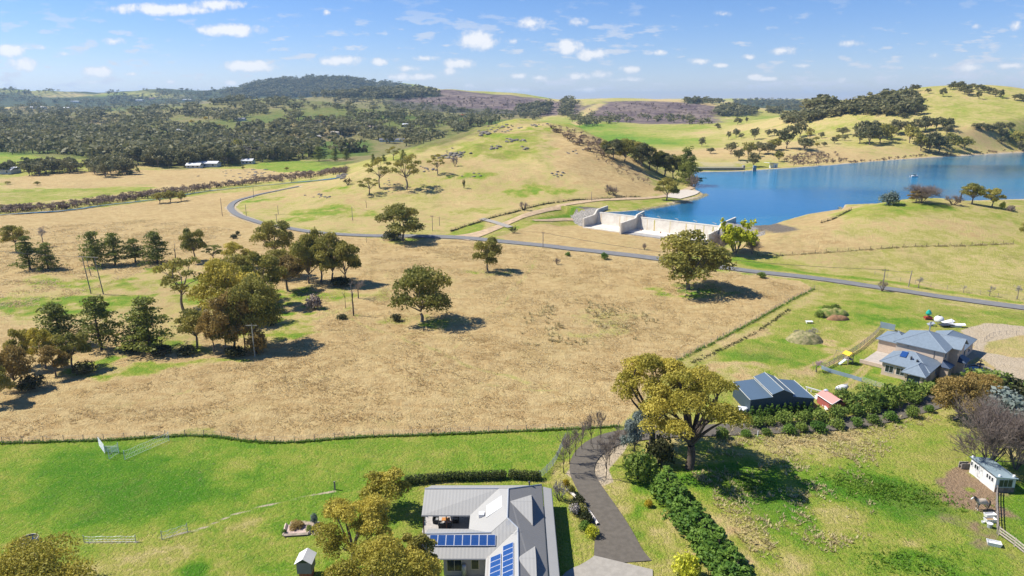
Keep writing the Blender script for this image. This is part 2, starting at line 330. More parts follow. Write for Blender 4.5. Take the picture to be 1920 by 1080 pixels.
region(D,[(1555,598),(1545,590),(1590,595),(1590,602)],.5,.5,.6)
for ln_ in ([(700,640),(900,600),(1150,590),(1400,560)],[(100,790),(400,720),(700,700),(1050,735)],[(560,790),(800,700),(950,560),(1010,480)]): region(g,ln_,(.3,.3),.3,1.2,closed=False)
for a_,b_ in (((1590,728),(1680,640)),((1575,728),(1665,642)),((1520,700),(1655,632)),((1510,690),(1640,630))): region(g,[a_,b_],(.22,.35),.4,.5,closed=False)
region(g,[(650,590),(720,625),(800,650),(900,690),(1000,720)],(.3,.6),.6,1.5,closed=False)
region(D,[(1300,300),(1340,305),(1420,300),(1380,312),(1320,316)],.45,4,6)
# cleared scrub on the far hills, shores
region(S,[(715,184),(800,172),(880,172),(970,180),(1085,190),(1090,214),(990,216),(900,214),(800,208),(730,198)],1,14,16)
region(S,[(1070,222),(1090,200),(1130,191),(1200,189),(1290,193),(1345,200),(1355,230),(1200,232)],1,14,16)
region(g,[(1070,232),(1095,208),(1120,194),(1138,195),(1110,215),(1090,235)],.3,6,6); region(S,[(1075,220),(1095,206),(1125,192),(1140,193),(1110,212),(1090,228)],.1,8,8)
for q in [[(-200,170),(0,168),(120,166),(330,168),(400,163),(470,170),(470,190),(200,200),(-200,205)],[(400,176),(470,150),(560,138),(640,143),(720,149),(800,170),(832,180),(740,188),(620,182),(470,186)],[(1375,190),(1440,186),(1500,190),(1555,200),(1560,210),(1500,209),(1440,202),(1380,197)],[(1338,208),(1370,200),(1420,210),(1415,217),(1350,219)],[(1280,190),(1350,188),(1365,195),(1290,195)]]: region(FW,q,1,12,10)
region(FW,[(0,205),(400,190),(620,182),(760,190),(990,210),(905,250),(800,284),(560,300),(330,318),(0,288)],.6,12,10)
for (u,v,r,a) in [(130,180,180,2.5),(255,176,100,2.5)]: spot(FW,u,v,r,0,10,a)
region(D,RD,(.62,3.1),.5,.5,closed=False)
b=(GY>240)&(GY<900)&(GX>0)
s_=np.full(g.shape,1e9); s_[b]=sdist(GX[b],GY[b],LAKE)
w=(1-ss(s_+jx*5,1.5,7))*(GY>345); D=np.maximum(D,.55*w*(s_>-.5)); D=np.maximum(D,.8*(1-ss(s_,1.2,3.2))*(s_>-.5)*(GY>300)); g=g*(1-w*.6)
D=np.where(s_<-.5,.3,D)
# one dotted layer of small world-space variation
GZ=GZ+np.where((g<.35)&(GY>95)&(GY<420),(fbm(GX/1.7,GY/1.7,2,77)-.5)*.35*(1-D),0)+np.where((g>=.35)&(GY<420),(fbm(GX/1.1,GY/1.1,2,78)-.5)*.12*(1-D)*(1-R),0)
ii=np.arange(NR-1)[:,None]*NA+np.arange(NA-1)[None,:]
F=np.stack([ii,ii+1,ii+NA+1,ii+NA],-1).reshape(-1,4)[:,::-1]
gm=bpy.data.materials.new('ground');gm.use_nodes=True;t=gm.node_tree;p=t.nodes['Principled BSDF'];p.inputs['Specular IOR Level'].default_value=.08;p.inputs['Roughness'].default_value=.95
co=N(t,'ShaderNodeTexCoord').outputs['Object']
def att(n): a=N(t,'ShaderNodeAttribute');a.attribute_name=n;return a.outputs['Fac']
def attc(n): a=N(t,'ShaderNodeAttribute');a.attribute_name=n;return a.outputs['Color']
G1=att('green');sep=N(t,'ShaderNodeSeparateColor');t.links.new(attc('cover'),sep.inputs[0]);Dm,Sm,Rm=sep.outputs
n1=noise(t,co,.035,4,.6,.6);n2=noise(t,co,.22,5,.65,.5);n3=noise(t,co,1.3,4,.7);n4=noise(t,co,5.,2,.6)
mp=N(t,'ShaderNodeMapping');mp.inputs['Rotation'].default_value=(0,0,.25);mp.inputs['Scale'].default_value=(.6,1,1);t.links.new(co,mp.inputs[0])
n5=noise(t,mp.outputs[0],.45,6,.72,.8)
va=mth(t,'ADD',mth(t,'MULTIPLY_ADD',n1,.9,-.45),mth(t,'ADD',mth(t,'MULTIPLY_ADD',n2,1.1,-.55),mth(t,'MULTIPLY_ADD',n3,.8,-.4)))
amp=mth(t,'MULTIPLY_ADD',mth(t,'ABSOLUTE',mth(t,'SUBTRACT',G1,.5)),-.75,.85)   # calmer at both ends
gv=mth(t,'ADD',G1,mth(t,'MULTIPLY',va,amp))
rp=N(t,'ShaderNodeValToRGB');t.links.new(gv,rp.inputs[0]);e=rp.color_ramp.elements
stops=[(0,(.43,.285,.115)),(.17,(.54,.395,.175)),(.34,(.48,.40,.15)),(.5,(.36,.335,.08)),(.66,(.26,.31,.042)),(.82,(.15,.265,.02)),(1,(.07,.20,.010))]
e[0].position=stops[0][0];e[0].color=(*stops[0][1],1);e[1].position=1;e[1].color=(*stops[-1][1],1)
for q,c in stops[1:-1]: x=e.new(q);x.color=(*c,1)
base=rp.outputs[0]
base=mixc(t,mth(t,'MULTIPLY',mth(t,'MULTIPLY',sstep(t,noise(t,co,.017,4,.6),.44,.62),sstep(t,gv,.4,.2)),.5),base,(.36,.235,.105))
base=mixc(t,mth(t,'MULTIPLY',sstep(t,noise(t,co,.055,6,.72,.6),.5,.68),.38),base,(.20,.19,.05))
# straw and dead-stalk speckle inside the dry grass
st=mixc(t,sstep(t,n5,.36,.64),(.42,.275,.115),(.62,.475,.23))
dryw=mth(t,'MULTIPLY',sstep(t,gv,.38,.1),.62)
base=mixc(t,dryw,base,st)
n6=noise(t,co,2.6,5,.75)
base=mixc(t,mth(t,'MULTIPLY',sstep(t,n6,.55,.74),.42),base,(.15,.12,.04))
base=mixc(t,mth(t,'MULTIPLY',sstep(t,n6,.46,.30),.30),base,(.60,.52,.26))
base=mixc(t,mth(t,'MULTIPLY',sstep(t,n3,.56,.72),.30),base,(.52,.45,.20))
dirt=mixc(t,n2,(.44,.34,.21),(.60,.50,.36))
base=mixc(t,sstep(t,mth(t,'MULTIPLY_ADD',va,.5,Dm),.25,.7),base,dirt)
base=mixc(t,sstep(t,mth(t,'MULTIPLY_ADD',va,.7,att('soil')),.2,.65),base,mixc(t,n3,(.22,.14,.075),(.38,.27,.17)))
ns=noise(t,co,.02,5,.75,.8);ns2=noise(t,co,.12,3,.6)
scr=mixc(t,sstep(t,ns,.4,.6),(.12,.085,.085),(.25,.19,.15));scr=mixc(t,mth(t,'MULTIPLY',sstep(t,ns2,.5,.62),.6),scr,(.08,.06,.05))
base=mixc(t,Sm,base,scr)
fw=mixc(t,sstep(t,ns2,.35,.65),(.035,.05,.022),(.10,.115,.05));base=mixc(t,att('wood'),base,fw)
gr=mixc(t,sstep(t,n4,.35,.65),(.10,.085,.06),(.27,.23,.18))
base=mixc(t,Rm,base,gr)
t.links.new(base,p.inputs['Base Color'])
bm=N(t,'ShaderNodeBump');bm.inputs['Strength'].default_value=1;bm.inputs['Distance'].default_value=.6
t.links.new(mth(t,'ADD',mth(t,'MULTIPLY',n3,.8),mth(t,'MULTIPLY',n6,.5)),bm.inputs['Height']);t.links.new(bm.outputs[0],p.inputs['Normal'])
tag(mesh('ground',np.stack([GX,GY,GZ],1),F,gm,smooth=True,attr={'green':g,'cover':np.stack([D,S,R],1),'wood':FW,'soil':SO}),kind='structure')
# ---------------------------------------------------------------- lake
wm=bpy.data.materials.new('lake_water');wm.use_nodes=True;t=wm.node_tree;p=t.nodes['Principled BSDF']
p.inputs['Base Color'].default_value=(.004,.10,.19,1);p.inputs['Roughness'].default_value=.07;p.inputs['IOR'].default_value=1.33
co=N(t,'ShaderNodeTexCoord').outputs['Object'];mp=N(t,'ShaderNodeMapping');mp.inputs['Scale'].default_value=(.35,1,1);mp.inputs['Rotation'].default_value=(0,0,-.5);t.links.new(co,mp.inputs[0])
wn_=noise(t,mp.outputs[0],.012,3,.5);
t.links.new(mixc(t,sstep(t,wn_,.35,.65),(.003,.11,.24),(.010,.19,.33)),p.inputs['Base Color'])
bm=N(t,'ShaderNodeBump');bm.inputs['Distance'].default_value=.35
t.links.new(mth(t,'ADD',noise(t,mp.outputs[0],.9,4,.65),mth(t,'MULTIPLY',noise(t,co,.25,2,.5),.6)),bm.inputs['Height'])
t.links.new(mth(t,'MULTIPLY_ADD',sstep(t,wn_,.35,.65),.30,.12),bm.inputs['Strength']);t.links.new(bm.outputs[0],p.inputs['Normal'])
LW=np.array([p_ for p_ in LAKE]);c=LW.mean(0)
gxs=np.arange(0,1105,6.);gys=np.arange(230,806,6.);A_,B_=np.meshgrid(gxs,gys);keep=sdist(A_.ravel(),B_.ravel(),LAKE)<9
dn=(A_.ravel()-CR[0][0])*nrm[0]+(B_.ravel()-CR[0][1])*nrm[1]
al=(A_.ravel()-CR[0][0])*CD[0]+(B_.ravel()-CR[0][1])*CD[1]
# build quads only where all four corners are kept; the crest wall edge is cut exactly with a bmesh fill instead
import bmesh
bmw=bmesh.new()
ring=[]
ctr=LAKE
# offset the lake outline 3 m outwards into the banks except along the crest
n_=len(LAKE);area=0.5*sum(LAKE[i][0]*LAKE[(i+1)%n_][1]-LAKE[(i+1)%n_][0]*LAKE[i][1] for i in range(n_));sg=1 if area>0 else -1
for i in range(n_):
    a=LAKE[i-1];b_=LAKE[i];c_=LAKE[(i+1)%n_];d1=(b_-a)/np.linalg.norm(b_-a);d2=(c_-b_)/np.linalg.norm(c_-b_)
    nn=np.array([d1[1]+d2[1],-(d1[0]+d2[0])])*sg;nn/=max(np.linalg.norm(nn),1e-6)
    oncrest=any(np.allclose(b_,q) for q in (CR[0],CR[1],tuple(CRL)))
    q=b_ if oncrest else b_+nn*2.5
    ring.append(bmw.verts.new((q[0],q[1],LZ)))
f_=bmw.faces.new(ring)
if f_.normal.z<0 or sg<0: f_.normal_flip()
bmesh.ops.triangulate(bmw,faces=[f_])
me=bpy.data.meshes.new('lake');bmw.to_mesh(me);bmw.free();me.materials.append(wm);lk=bpy.data.objects.new('lake',me);C.objects.link(lk);tag(lk,kind='structure')
# ---------------------------------------------------------------- roads
def dens(P,step):
    P=[np.array(q,float) for q in P];out=[P[0]]
    for i in range(len(P)-1):
        p0=P[max(i-1,0)];p1=P[i];p2=P[i+1];p3=P[min(i+2,len(P)-1)];n=max(2,int(np.linalg.norm(p2-p1)/step))
        for k in range(1,n+1):
            s=k/n;out.append(.5*((2*p1)+(-p0+p2)*s+(2*p0-5*p1+4*p2-p3)*s*s+(-p0+3*p1-3*p2+p3)*s**3))
    return np.array(out)
def ribbon(name,px,w,m,off=.05,step=2.,world=False,offd=.0006,nx=5,raise_=None):
    P=px if world else [PXY(*q[:2]) for q in px]
    if not world and len(px[0])>2: P=[(*a,q[2]) for a,q in zip(P,px)]
    P=dens(P,step);W_=P[:,2:3] if P.shape[1]>2 else np.full((len(P),1),w);P=P[:,:2]
    T=np.gradient(P,axis=0);T/=np.linalg.norm(T,axis=1,keepdims=True);Nn=np.stack([T[:,1],-T[:,0]],1)
    V=[]
    for k in range(nx+1):
        q=P+Nn*W_*(k/nx-.5);o=off+offd*np.hypot(q[:,0],q[:,1]);V.append(np.stack([q[:,0],q[:,1],H(q[:,0],q[:,1])+o],1))
    V=np.stack(V,1);n=len(P);V=V.reshape(-1,3);i=np.arange(n-1)[:,None]*(nx+1)+np.arange(nx)[None,:]
    F=np.stack([i,i+nx+1,i+nx+2,i+1],-1).reshape(-1,4)
    return tag(mesh(name,V,F[:,::-1],m,smooth=True),kind='structure'),P
asph=mat('asphalt_grey',(.185,.182,.175),.9,var=.1,vscale=.6,bump=.3,bscale=6)
drv=mat('driveway_bitumen',(.125,.108,.085),.92,var=.13,vscale=1.5,bump=.5,bscale=9)
sand=mat('sandy_track_earth',(.47,.34,.20),.95,var=.16,vscale=.5,bump=.3,bscale=3)
conc=mat('concrete',(.33,.30,.25),.85,var=.1,vscale=1.2,bump=.15,bscale=8)
_,RDW=ribbon('road',[(a,b,c) for (a,b),c in zip(RD,RW)],4.7,asph,off=.10,step=3)
ribbon('dirt_track',[(862,448,11),(905,437,6),(950,419,4.4),(1000,400,3.9),(1050,386,3.8),(1100,378,3.8),(1180,373,3.8),(1240,369,3.8),(1280,358,4),(1303,352,4)],5,sand,off=.06)
ribbon('gravel_pad',[(1262,372,8),(1285,363,12),(1300,358,8)],8,mat('gravel_pad_stone',(.55,.48,.38),.9,var=.1),off=.12)
ribbon('side_path',[(903,411),(925,417),(957,427)],3.2,conc,off=.16,step=1.5)
ribbon('worn_path',[(1000,414,2.5),(1040,413,2.5),(1080,413,3),(1110,419,2)],2.5,sand,off=.06)
ribbon('driveway',[(1168,1056,7.3),(1160,1035,6.3),(1152,1005,5.3),(1136,970,4.7),(1117,935,4.1),(1099,905,3.8),(1091,885,3.8),(1094,865,4),(1106,848,4.2),(1125,834,4.4),(1160,821,4.4),(1230,812,4.3),(1345,807,4.2),(1450,803,4.2),(1560,797,4.2),(1640,785,4.2),(1700,770,4.2),(1745,757,4.2),(1790,735,4.2)],4,drv,off=.07,step=1.)
ribbon('concrete_apron',[(1168,1056,7.3),(1164,1066,7.9),(1154,1085,9.5),(1140,1110,12),(1138,1150,14)],7,conc,off=.085,step=1.)
ribbon('far_road',[(500,262),(530,268),(560,276)],6,mat('far_lane_pale',(.45,.42,.37),.9),off=1.)
ribbon('far_lane',[(565,248),(590,252),(600,258)],5,mat('far_lane_grey',(.4,.38,.35),.9),off=1.)
ribbon('creek',[(-60,408,3),(0,404,2.5),(60,400,3),(110,397,3),(160,391,2.5),(220,383,2),(300,374,2),(400,358,2),(520,346,2),(640,333,2)],5,wm,off=.15,step=4)
ribbon('shore_track',[(1470,236,6),(1520,250,6),(1560,258,5),(1600,262,4)],4,mat('faint_track',(.42,.37,.2),.95),off=.1) if False else None
# ---------------------------------------------------------------- plants: meshes
class MB:
    def __init__(s): s.V=[];s.F=[];s.T=[];s.n=0
    def add(s,V,F,t=.5):
        V=np.asarray(V,float).reshape(-1,3);F=np.asarray(F,int).reshape(-1,4)
        s.V.append(V);s.F.append(F+s.n);s.T.append(np.full(len(V),t) if np.isscalar(t) else np.asarray(t));s.n+=len(V)
    def arr(s): return np.concatenate(s.V),np.concatenate(s.F),np.concatenate(s.T)
    def data(s,name,m):
        V,F,T=s.arr();o=mesh(name,V,F,m,attr={'tint':T});d=o.data;bpy.data.objects.remove(o);return d
def tube(mb,P,R,k=6,t=.5):
    P=np.asarray(P,float);n=len(P);R=np.broadcast_to(np.asarray(R,float),(n,))
    T=np.gradient(P,axis=0);T/=np.linalg.norm(T,axis=1,keepdims=True)+1e-9
    a=np.where(np.abs(T[:,2:3])>.9,np.array([[1.,0,0]]),np.array([[0,0,1.]]));U=np.cross(T,a);U/=np.linalg.norm(U,axis=1,keepdims=True)+1e-9;Wv=np.cross(T,U)
    an=np.linspace(0,2*math.pi,k,endpoint=False)
    V=P[:,None]+R[:,None,None]*(np.cos(an)[None,:,None]*U[:,None]+np.sin(an)[None,:,None]*Wv[:,None])
    i=np.arange(n-1)[:,None]*k+np.arange(k)[None];j=np.arange(n-1)[:,None]*k+(np.arange(k)+1)[None]%k
    mb.add(V.reshape(-1,3),np.stack([i,j,j+k,i+k],-1).reshape(-1,4),t)
def curve(a,b,rng,bend=.15,n=5,sag=0):
    a=np.array(a,float);b=np.array(b,float);L_=np.linalg.norm(b-a);s=np.linspace(0,1,n)[:,None]
    off=rng.normal(0,bend*L_,3)*np.array([1,1,.4]);return a+(b-a)*s+np.sin(s*math.pi)*off+np.array([0,0,sag*L_])*np.sin(s*math.pi)
def leaves(mb,rng,blobs,n,size,under=-.35,out=.8,asp=1.7,shell=.45):
    B=np.array([list(b[0])+list(b[1]) for b in blobs]);tt=np.array([b[2] if len(b)>2 else .5 for b in blobs])
    w=B[:,3]*B[:,4]+B[:,5]*B[:,3];w/=w.sum();ix=rng.choice(len(B),n,p=w)
    d=rng.normal(size=(n*2,3));d/=np.linalg.norm(d,axis=1,keepdims=True)
    k=(d[:,2]>under)|(rng.random(n*2)<.12);d=d[k][:n];ix=ix[:len(d)];n=len(d)
    r=1-shell*rng.random(n)**1.6;r+=rng.normal(0,.06,n)
    P=B[ix,:3]+d*B[ix,3:]*r[:,None]
    nn=d*out+rng.normal(0,.62,(n,3));nn/=np.linalg.norm(nn,axis=1,keepdims=True)
    u=np.cross(nn,rng.normal(size=(n,3)));u/=np.linalg.norm(u,axis=1,keepdims=True)+1e-9;v=np.cross(nn,u)
    s=size*(.55+.9*rng.random(n))[:,None]
    V=np.stack([P-u*s*.5*asp**.5,P-v*s*.5/asp**.5,P+u*s*.5*asp**.5,P+v*s*.5/asp**.5],1)
    t_=np.clip(tt[ix]+rng.normal(0,.12,n),0,1)
    mb.add(V.reshape(-1,3),np.arange(4*n).reshape(-1,4),np.repeat(t_,4))
def g_tree(seed,Hh=13.,Wd=12.,fork=.22,base=.3,nl=9,nsub=6,N=4000,size=.5,trunk=.38,flat=.7,subr=.15,dome=1.,lean=0,spread=1.,nt=1):
    """gum tree: forked trunk, limbs that carry domed leaf clumps"""
    rng=np.random.default_rng(seed);w=MB();c=MB()
    fk=np.array([lean*Hh*.3,rng.normal(0,.03)*Hh,fork*Hh])
    tube(w,np.vstack([[0,0,-.6],curve((0,0,0),fk,rng,.06,5)]),np.concatenate([[trunk*1.5],np.linspace(trunk*1.2,trunk*.85,5)]),8)
    zc=(base+1)/2*Hh;hz=(1-base)/2*Hh;bl=[]
    ga=math.pi*(3-5**.5);ph=rng.random()*6.28
    for i in range(nl):
        q=(i+.5)/nl; zz=1-1.55*q; rad=math.sqrt(max(0,1-zz*zz)); a=ph+i*ga+rng.normal(0,.25)
        R_=(.62+.22*rng.random())*spread
        e=np.array([math.cos(a)*rad*Wd/2*R_+lean*Hh*.5,math.sin(a)*rad*Wd/2*R_,zc+zz*hz*(.72+.15*rng.random())*dome])
        st=fk*(1-.0)+np.array([0,0,rng.random()*.1*Hh]);lc=curve(st,e,rng,.10,6,.08)
        tube(w,lc,np.linspace(trunk*.55,trunk*.12,6),5)
        tb=rng.random()
        for j in range(nsub):
            o=rng.normal(size=3);o/=np.linalg.norm(o);o[2]=abs(o[2])*.7-.15
            r=Wd*subr*(.65+.6*rng.random());pc=e+o*np.array([1,1,.8])*Wd*subr*1.15
            if j<3: tube(w,curve(lc[4],pc,rng,.1,4),np.linspace(trunk*.16,trunk*.04,4),3)
            bl.append((pc,(r,r,r*flat),.7*tb+.3*rng.random()))
    leaves(c,rng,bl,N,size)
    return w,c,Hh,Wd
def p_tree(seed,Hh=12.,Wd=10.,base=.2,tiers=7,N=3500,size=.4,trunk=.3,flat=.28,top=.35,gap=.25):
    """pine/cypress: straight trunk with flat foliage tiers"""
    rng=np.random.default_rng(seed);w=MB();c=MB()
    tube(w,np.vstack([[0,0,-.6],curve((0,0,0),(rng.normal(0,.3),rng.normal(0,.3),Hh*.95),rng,.02,8)]),np.concatenate([[trunk*1.4],np.linspace(trunk*1.1,.05,8)]),7)
    bl=[]
    for i in range(tiers):
        q=i/(tiers-1);z=(base+(1-base)*q)*Hh;R_=Wd/2*((1-q)**.7*(1-top)+top*(1-q*.4))*(.8+.35*rng.random())
        m=4+int(3*(1-q));a0=rng.random()*6
        for k in range(m):
            if rng.random()<gap*.6: continue
            a=a0+k*6.283/m+rng.normal(0,.25);rr_=R_*(.55+.5*rng.random());e=np.array([math.cos(a)*rr_,math.sin(a)*rr_,z+rng.normal(0,.03)*Hh])
            tube(w,curve((0,0,z-.06*Hh),e,rng,.05,4),np.linspace(trunk*.28,.03,4),4)
            tb=rng.random()
            for j in range(3):
                f=.35+.35*j;pc=np.array([0,0,z])*(1-f)+e*f+rng.normal(0,.04,3)*Wd;r=Wd*.13*(.7+.5*rng.random())
                bl.append((pc,(r,r,r*flat*1.6),tb))
    leaves(c,rng,bl,N,size,under=-.5,out=.6);return w,c,Hh,Wd
def cone_tree(seed,Hh=5.,Wd=2.6,N=900,size=.25,base=.02,pw=.75):
    rng=np.random.default_rng(seed);w=MB();c=MB();tube(w,[[0,0,-.3],[0,0,Hh*.5],[0,0,Hh*.9]],[.12,.08,.02],5)
    bl=[]
    for i in range(26):
        q=rng.random()**.9;R_=Wd/2*(1-q)**pw;a=rng.random()*6.28;r=max(.12,Wd*.2*(1-q*.6));bl.append(((math.cos(a)*(R_-r*.4),math.sin(a)*(R_-r*.4),(base+.04+q*(.93-base))*Hh),(r,r,r*1.3),rng.random()))
    leaves(c,rng,bl,N,size,under=-.8);return w,c,Hh,Wd
def bush(seed,Hh=2.,Wd=2.6,N=700,size=.22,nb=12,lump=.3):
    rng=np.random.default_rng(seed);w=MB();c=MB()
    bl=[]
    for i in range(nb):
        a=rng.random()*6.28;q=rng.random()**.6;r=Wd*lump*(.6+.5*rng.random());z=Hh*(.25+.5*rng.random()*(1-q*.5))
        e=(math.cos(a)*q*(Wd/2-r*.6),math.sin(a)*q*(Wd/2-r*.6),z);bl.append((e,(r,r,min(r*.95,max(Hh-z,.15))),rng.random()))
        if i<6: tube(w,[[0,0,-.2],[e[0]*.4,e[1]*.4,z*.6],e],[.06,.04,.02],4)
    leaves(c,rng,bl,N,size,under=-.6);return w,c,Hh,Wd
def bare(seed,Hh=5.,Wd=3.,up=.8,depth=5,nb=3,trunk=.09,ground=False,tw=.016,first=.25,leaf=0,lsize=.2,fan=.5,ratio=.74):
    """leafless tree: recursive limbs down to twigs (the twigs are the crown)"""
    rng=np.random.default_rng(seed);w=MB();c=MB();tips=[]
    def rec(p,d,L_,r,k):
        q=p+d*L_;m=(p+q)/2+rng.normal(0,.05*L_,3);mb=w if k<2 else c
        tube(mb,[p,m,q],[r,r*.85,r*.65],5 if k<2 else 3,rng.random())
        if k>=depth: tips.append(q);return
        for _ in range(nb if k>0 else nb+1):
            s=.35+.65*rng.random();st=p+(q-p)*s;nd=d*up+rng.normal(0,fan,3);nd[2]=abs(nd[2])*.6+nd[2]*.4+up*.25;nd/=np.linalg.norm(nd)
            rec(st,nd,L_*ratio*(.75+.4*rng.random()),max(r*.55,tw),k+1)
    if ground:
        for i in range(6):
            a=i*1.05+rng.random();d=np.array([math.cos(a)*fan*1.1,math.sin(a)*fan*1.1,1.]);d/=np.linalg.norm(d);rec(np.array([math.cos(a)*.1,math.sin(a)*.1,-.1]),d,Hh*.34,trunk,1)
    else:
        tube(w,[[0,0,-.4],[0,0,0],[0,0,Hh*first]],[trunk*1.3,trunk*1.15,trunk],6);rec(np.array([0,0,Hh*first*.8]),np.array([0,0,1.]),Hh*.3,trunk*.95,0)
    if leaf: leaves(c,rng,[(t_,(Hh*.05,)*3,rng.random()) for t_ in tips],leaf,lsize,under=-1,out=.3,shell=.9)
    V=np.concatenate([x for x in w.V+c.V]);h0=V[:,2].max();wd=np.percentile(np.abs(V[:,:2]),97)*2
    for mb in (w,c):
        mb.V=[v*np.array([Wd/wd,Wd/wd,Hh/h0]) for v in mb.V]
    return w,c,Hh,Wd
def leafmat(name,c1,c2,trl=.33):
    m=bpy.data.materials.new(name);m.use_nodes=True;t=m.node_tree;p=t.nodes['Principled BSDF'];p.inputs['Roughness'].default_value=.62;p.inputs['Specular IOR Level'].default_value=.25
    a=N(t,'ShaderNodeAttribute');a.attribute_name='tint';oi=N(t,'ShaderNodeObjectInfo')
    f=mth(t,'ADD',a.outputs['Fac'],mth(t,'MULTIPLY_ADD',oi.outputs['Random'],.5,-.25),clamp=True)
    col=mixc(t,f,c1,c2);t.links.new(col,p.inputs['Base Color'])
    tr=N(t,'ShaderNodeBsdfTranslucent');t.links.new(col,tr.inputs[0]);mx=N(t,'ShaderNodeMixShader');mx.inputs[0].default_value=trl
    t.links.new(p.outputs[0],mx.inputs[1]);t.links.new(tr.outputs[0],mx.inputs[2]);t.links.new(mx.outputs[0],t.nodes['Material Output'].inputs[0]);return m
LM={'gum':leafmat('gum_leaves',(.17,.18,.033),(.42,.36,.075)),'gumy':leafmat('golden_gum_leaves',(.26,.24,.03),(.60,.49,.08)),
 'far':leafmat('distant_gum_leaves',(.09,.105,.035),(.26,.235,.10)),'pine':leafmat('pine_needles',(.13,.155,.025),(.27,.29,.055)),
 'blue':leafmat('blue_grey_leaves',(.13,.18,.15),(.27,.31,.27)),'brown':leafmat('russet_gum_leaves',(.24,.17,.045),(.42,.29,.085)),
 'green':leafmat('glossy_bush_leaves',(.11,.18,.028),(.26,.33,.06)),'hedge':leafmat('cypress_hedge_leaves',(.065,.15,.02),(.18,.29,.04)),
 'twig':mat('bare_twigs',(.30,.235,.19),.9),'ptwig':mat('purplish_bare_twigs',(.235,.185,.15),.9),'gtwig':mat('grey_bare_twigs',(.38,.34,.30),.9),'willow':leafmat('willow_spring_leaves',(.45,.48,.03),(.64,.63,.06)),
 'wattle':leafmat('wattle_blossom',(.40,.30,.02),(.60,.45,.03)),'pink':leafmat('pink_blossom',(.45,.30,.34),(.65,.48,.52)),'dark':leafmat('dark_hedge_leaves',(.035,.05,.015),(.10,.10,.035)),
 'tall':leafmat('flowering_garden_leaves',(.10,.13,.03),(.30,.27,.05))}
bark=mat('gum_bark',(.20,.165,.13),.9,var=.35,vscale=2,bump=.4,bscale=6);barkp=mat('pale_gum_bark',(.42,.38,.33),.85,var=.3,vscale=1.5);barkd=mat('dark_bark',(.09,.07,.055),.95,var=.3,vscale=3)
PROTO={}
def proto(key,fn,lm,bk):
    w,c,h,wd=fn();A_=np.concatenate(c.V);h=np.percentile(A_[:,2],99.7);wd=np.percentile(np.hypot(A_[:,0],A_[:,1]),96)*1.9
    PROTO[key]=(w.data('trunk_'+key,bk),c.data('crown_'+key,LM[lm]),h,wd,lm)
for i in range(7): proto('gum%d'%i,lambda:g_tree(100+i,N=6200,size=.5,nl=8+i%4,base=[.08,.04,.16,.02,.12,.08,.2][i],fork=[.2,.15,.25,.12,.2,.3,.3][i],subr=[.15,.17,.14,.16,.135,.15,.14][i],flat=.85),'gum',bark)
for i in range(2): proto('dense%d'%i,lambda:g_tree(150+i,N=11000,size=.38,nl=13,nsub=6,base=.0,fork=.12,subr=.15,flat=.9),'gum',bark)
for i in range(5): proto('pine%d'%i,lambda:p_tree(200+i,N=3400,size=.42,base=[.15,.22,.3,.12,.25][i],flat=.25+.05*i),'pine',barkd)
for i in range(3): proto('thin%d'%i,lambda:g_tree(240+i,N=1500,size=.5,nl=9,nsub=3,base=.25,fork=.3,subr=.11,trunk=.3),'gum',bark)
for i in range(4): proto('far%d'%i,lambda:g_tree(300+i,N=620,size=1.3,nl=8,nsub=4,base=[.08,.15,.05,.18][i],fork=.12,subr=.18,flat=.9),'far',bark)
for i in range(3): proto('bush%d'%i,lambda:bush(320+i,N=900),'green',barkd)
for i in range(2): proto('conebush%d'%i,lambda:cone_tree(330+i),'green',barkd)
for i in range(3): proto('dry%d'%i,lambda:bare(340+i,2.2,2.4,ground=True,depth=5,nb=3,trunk=.05,tw=.014,fan=.55),'twig',barkd)
for i in range(3): proto('sap%d'%i,lambda:bare(350+i,5.2,2.7,up=1.0,depth=5,nb=3,trunk=.05,tw=.009,fan=.24,first=.05,ratio=.82),'ptwig',barkd)
for i in range(2): proto('big%d'%i,lambda:bare(380+i,9,11,up=.85,depth=6,nb=4,trunk=.11,tw=.015,fan=.42,ground=True,ratio=.78),'ptwig',bark)
for i in range(3): proto('bare%d'%i,lambda:bare(360+i,9,8,up=.75,depth=5,nb=3,trunk=.22,tw=.03,fan=.5,first=.15),'gtwig',bark)
proto('willow0',lambda:bare(371,9,9,up=.9,depth=5,nb=3,trunk=.2,tw=.025,fan=.4,ground=True,leaf=8200,lsize=.42),'willow',bark)
proto('snag0',lambda:bare(377,8,4.5,up=.9,depth=3,nb=2,trunk=.24,tw=.05,fan=.5,first=.4),'gtwig',barkd)
RMT={}
def plant(name,key,u,v,ph,pw,label,cat,lm=None,group=None,rz=None,loc=None,tmin=0):
    """stands one plant on the ground seen at photograph pixel (u,v), ph x pw photograph pixels large"""
    tm,cm_,h,wd,dl=PROTO[key];P=loc or PX(u,v,tmin);dep=P[1]*CP+(CAMH-P[2])*SP
    hh=ph*dep/1280/.96;ww=pw*dep/1280
    rnd=random.Random(int(u*7+v*13));o=thing(name,label,cat,P,rnd.random()*6.28 if rz is None else rz,group)
    o.scale=(ww/wd,ww/wd,hh/h)
    a=bpy.data.objects.new('trunk',tm);C.objects.link(a);a.parent=o
    b=bpy.data.objects.new('crown',cm_);C.objects.link(b);b.parent=o
    if lm and lm!=dl:
        b.material_slots[0].link='OBJECT';b.material_slots[0].material=LM[lm]
    return o
def hero(name,label,cat,u,v,fn,lm,bk,rz=0,loc=None,group=None):
    w,c,h,wd=fn();P=loc or PX(u,v);o=thing(name,label,cat,P,rz,group)
    for nm,mb,m in (('trunk',w,bk),('crown',c,LM[lm])):
        V,F,T=mb.arr();mesh(nm,V,F,m,o,attr={'tint':T})
    return o
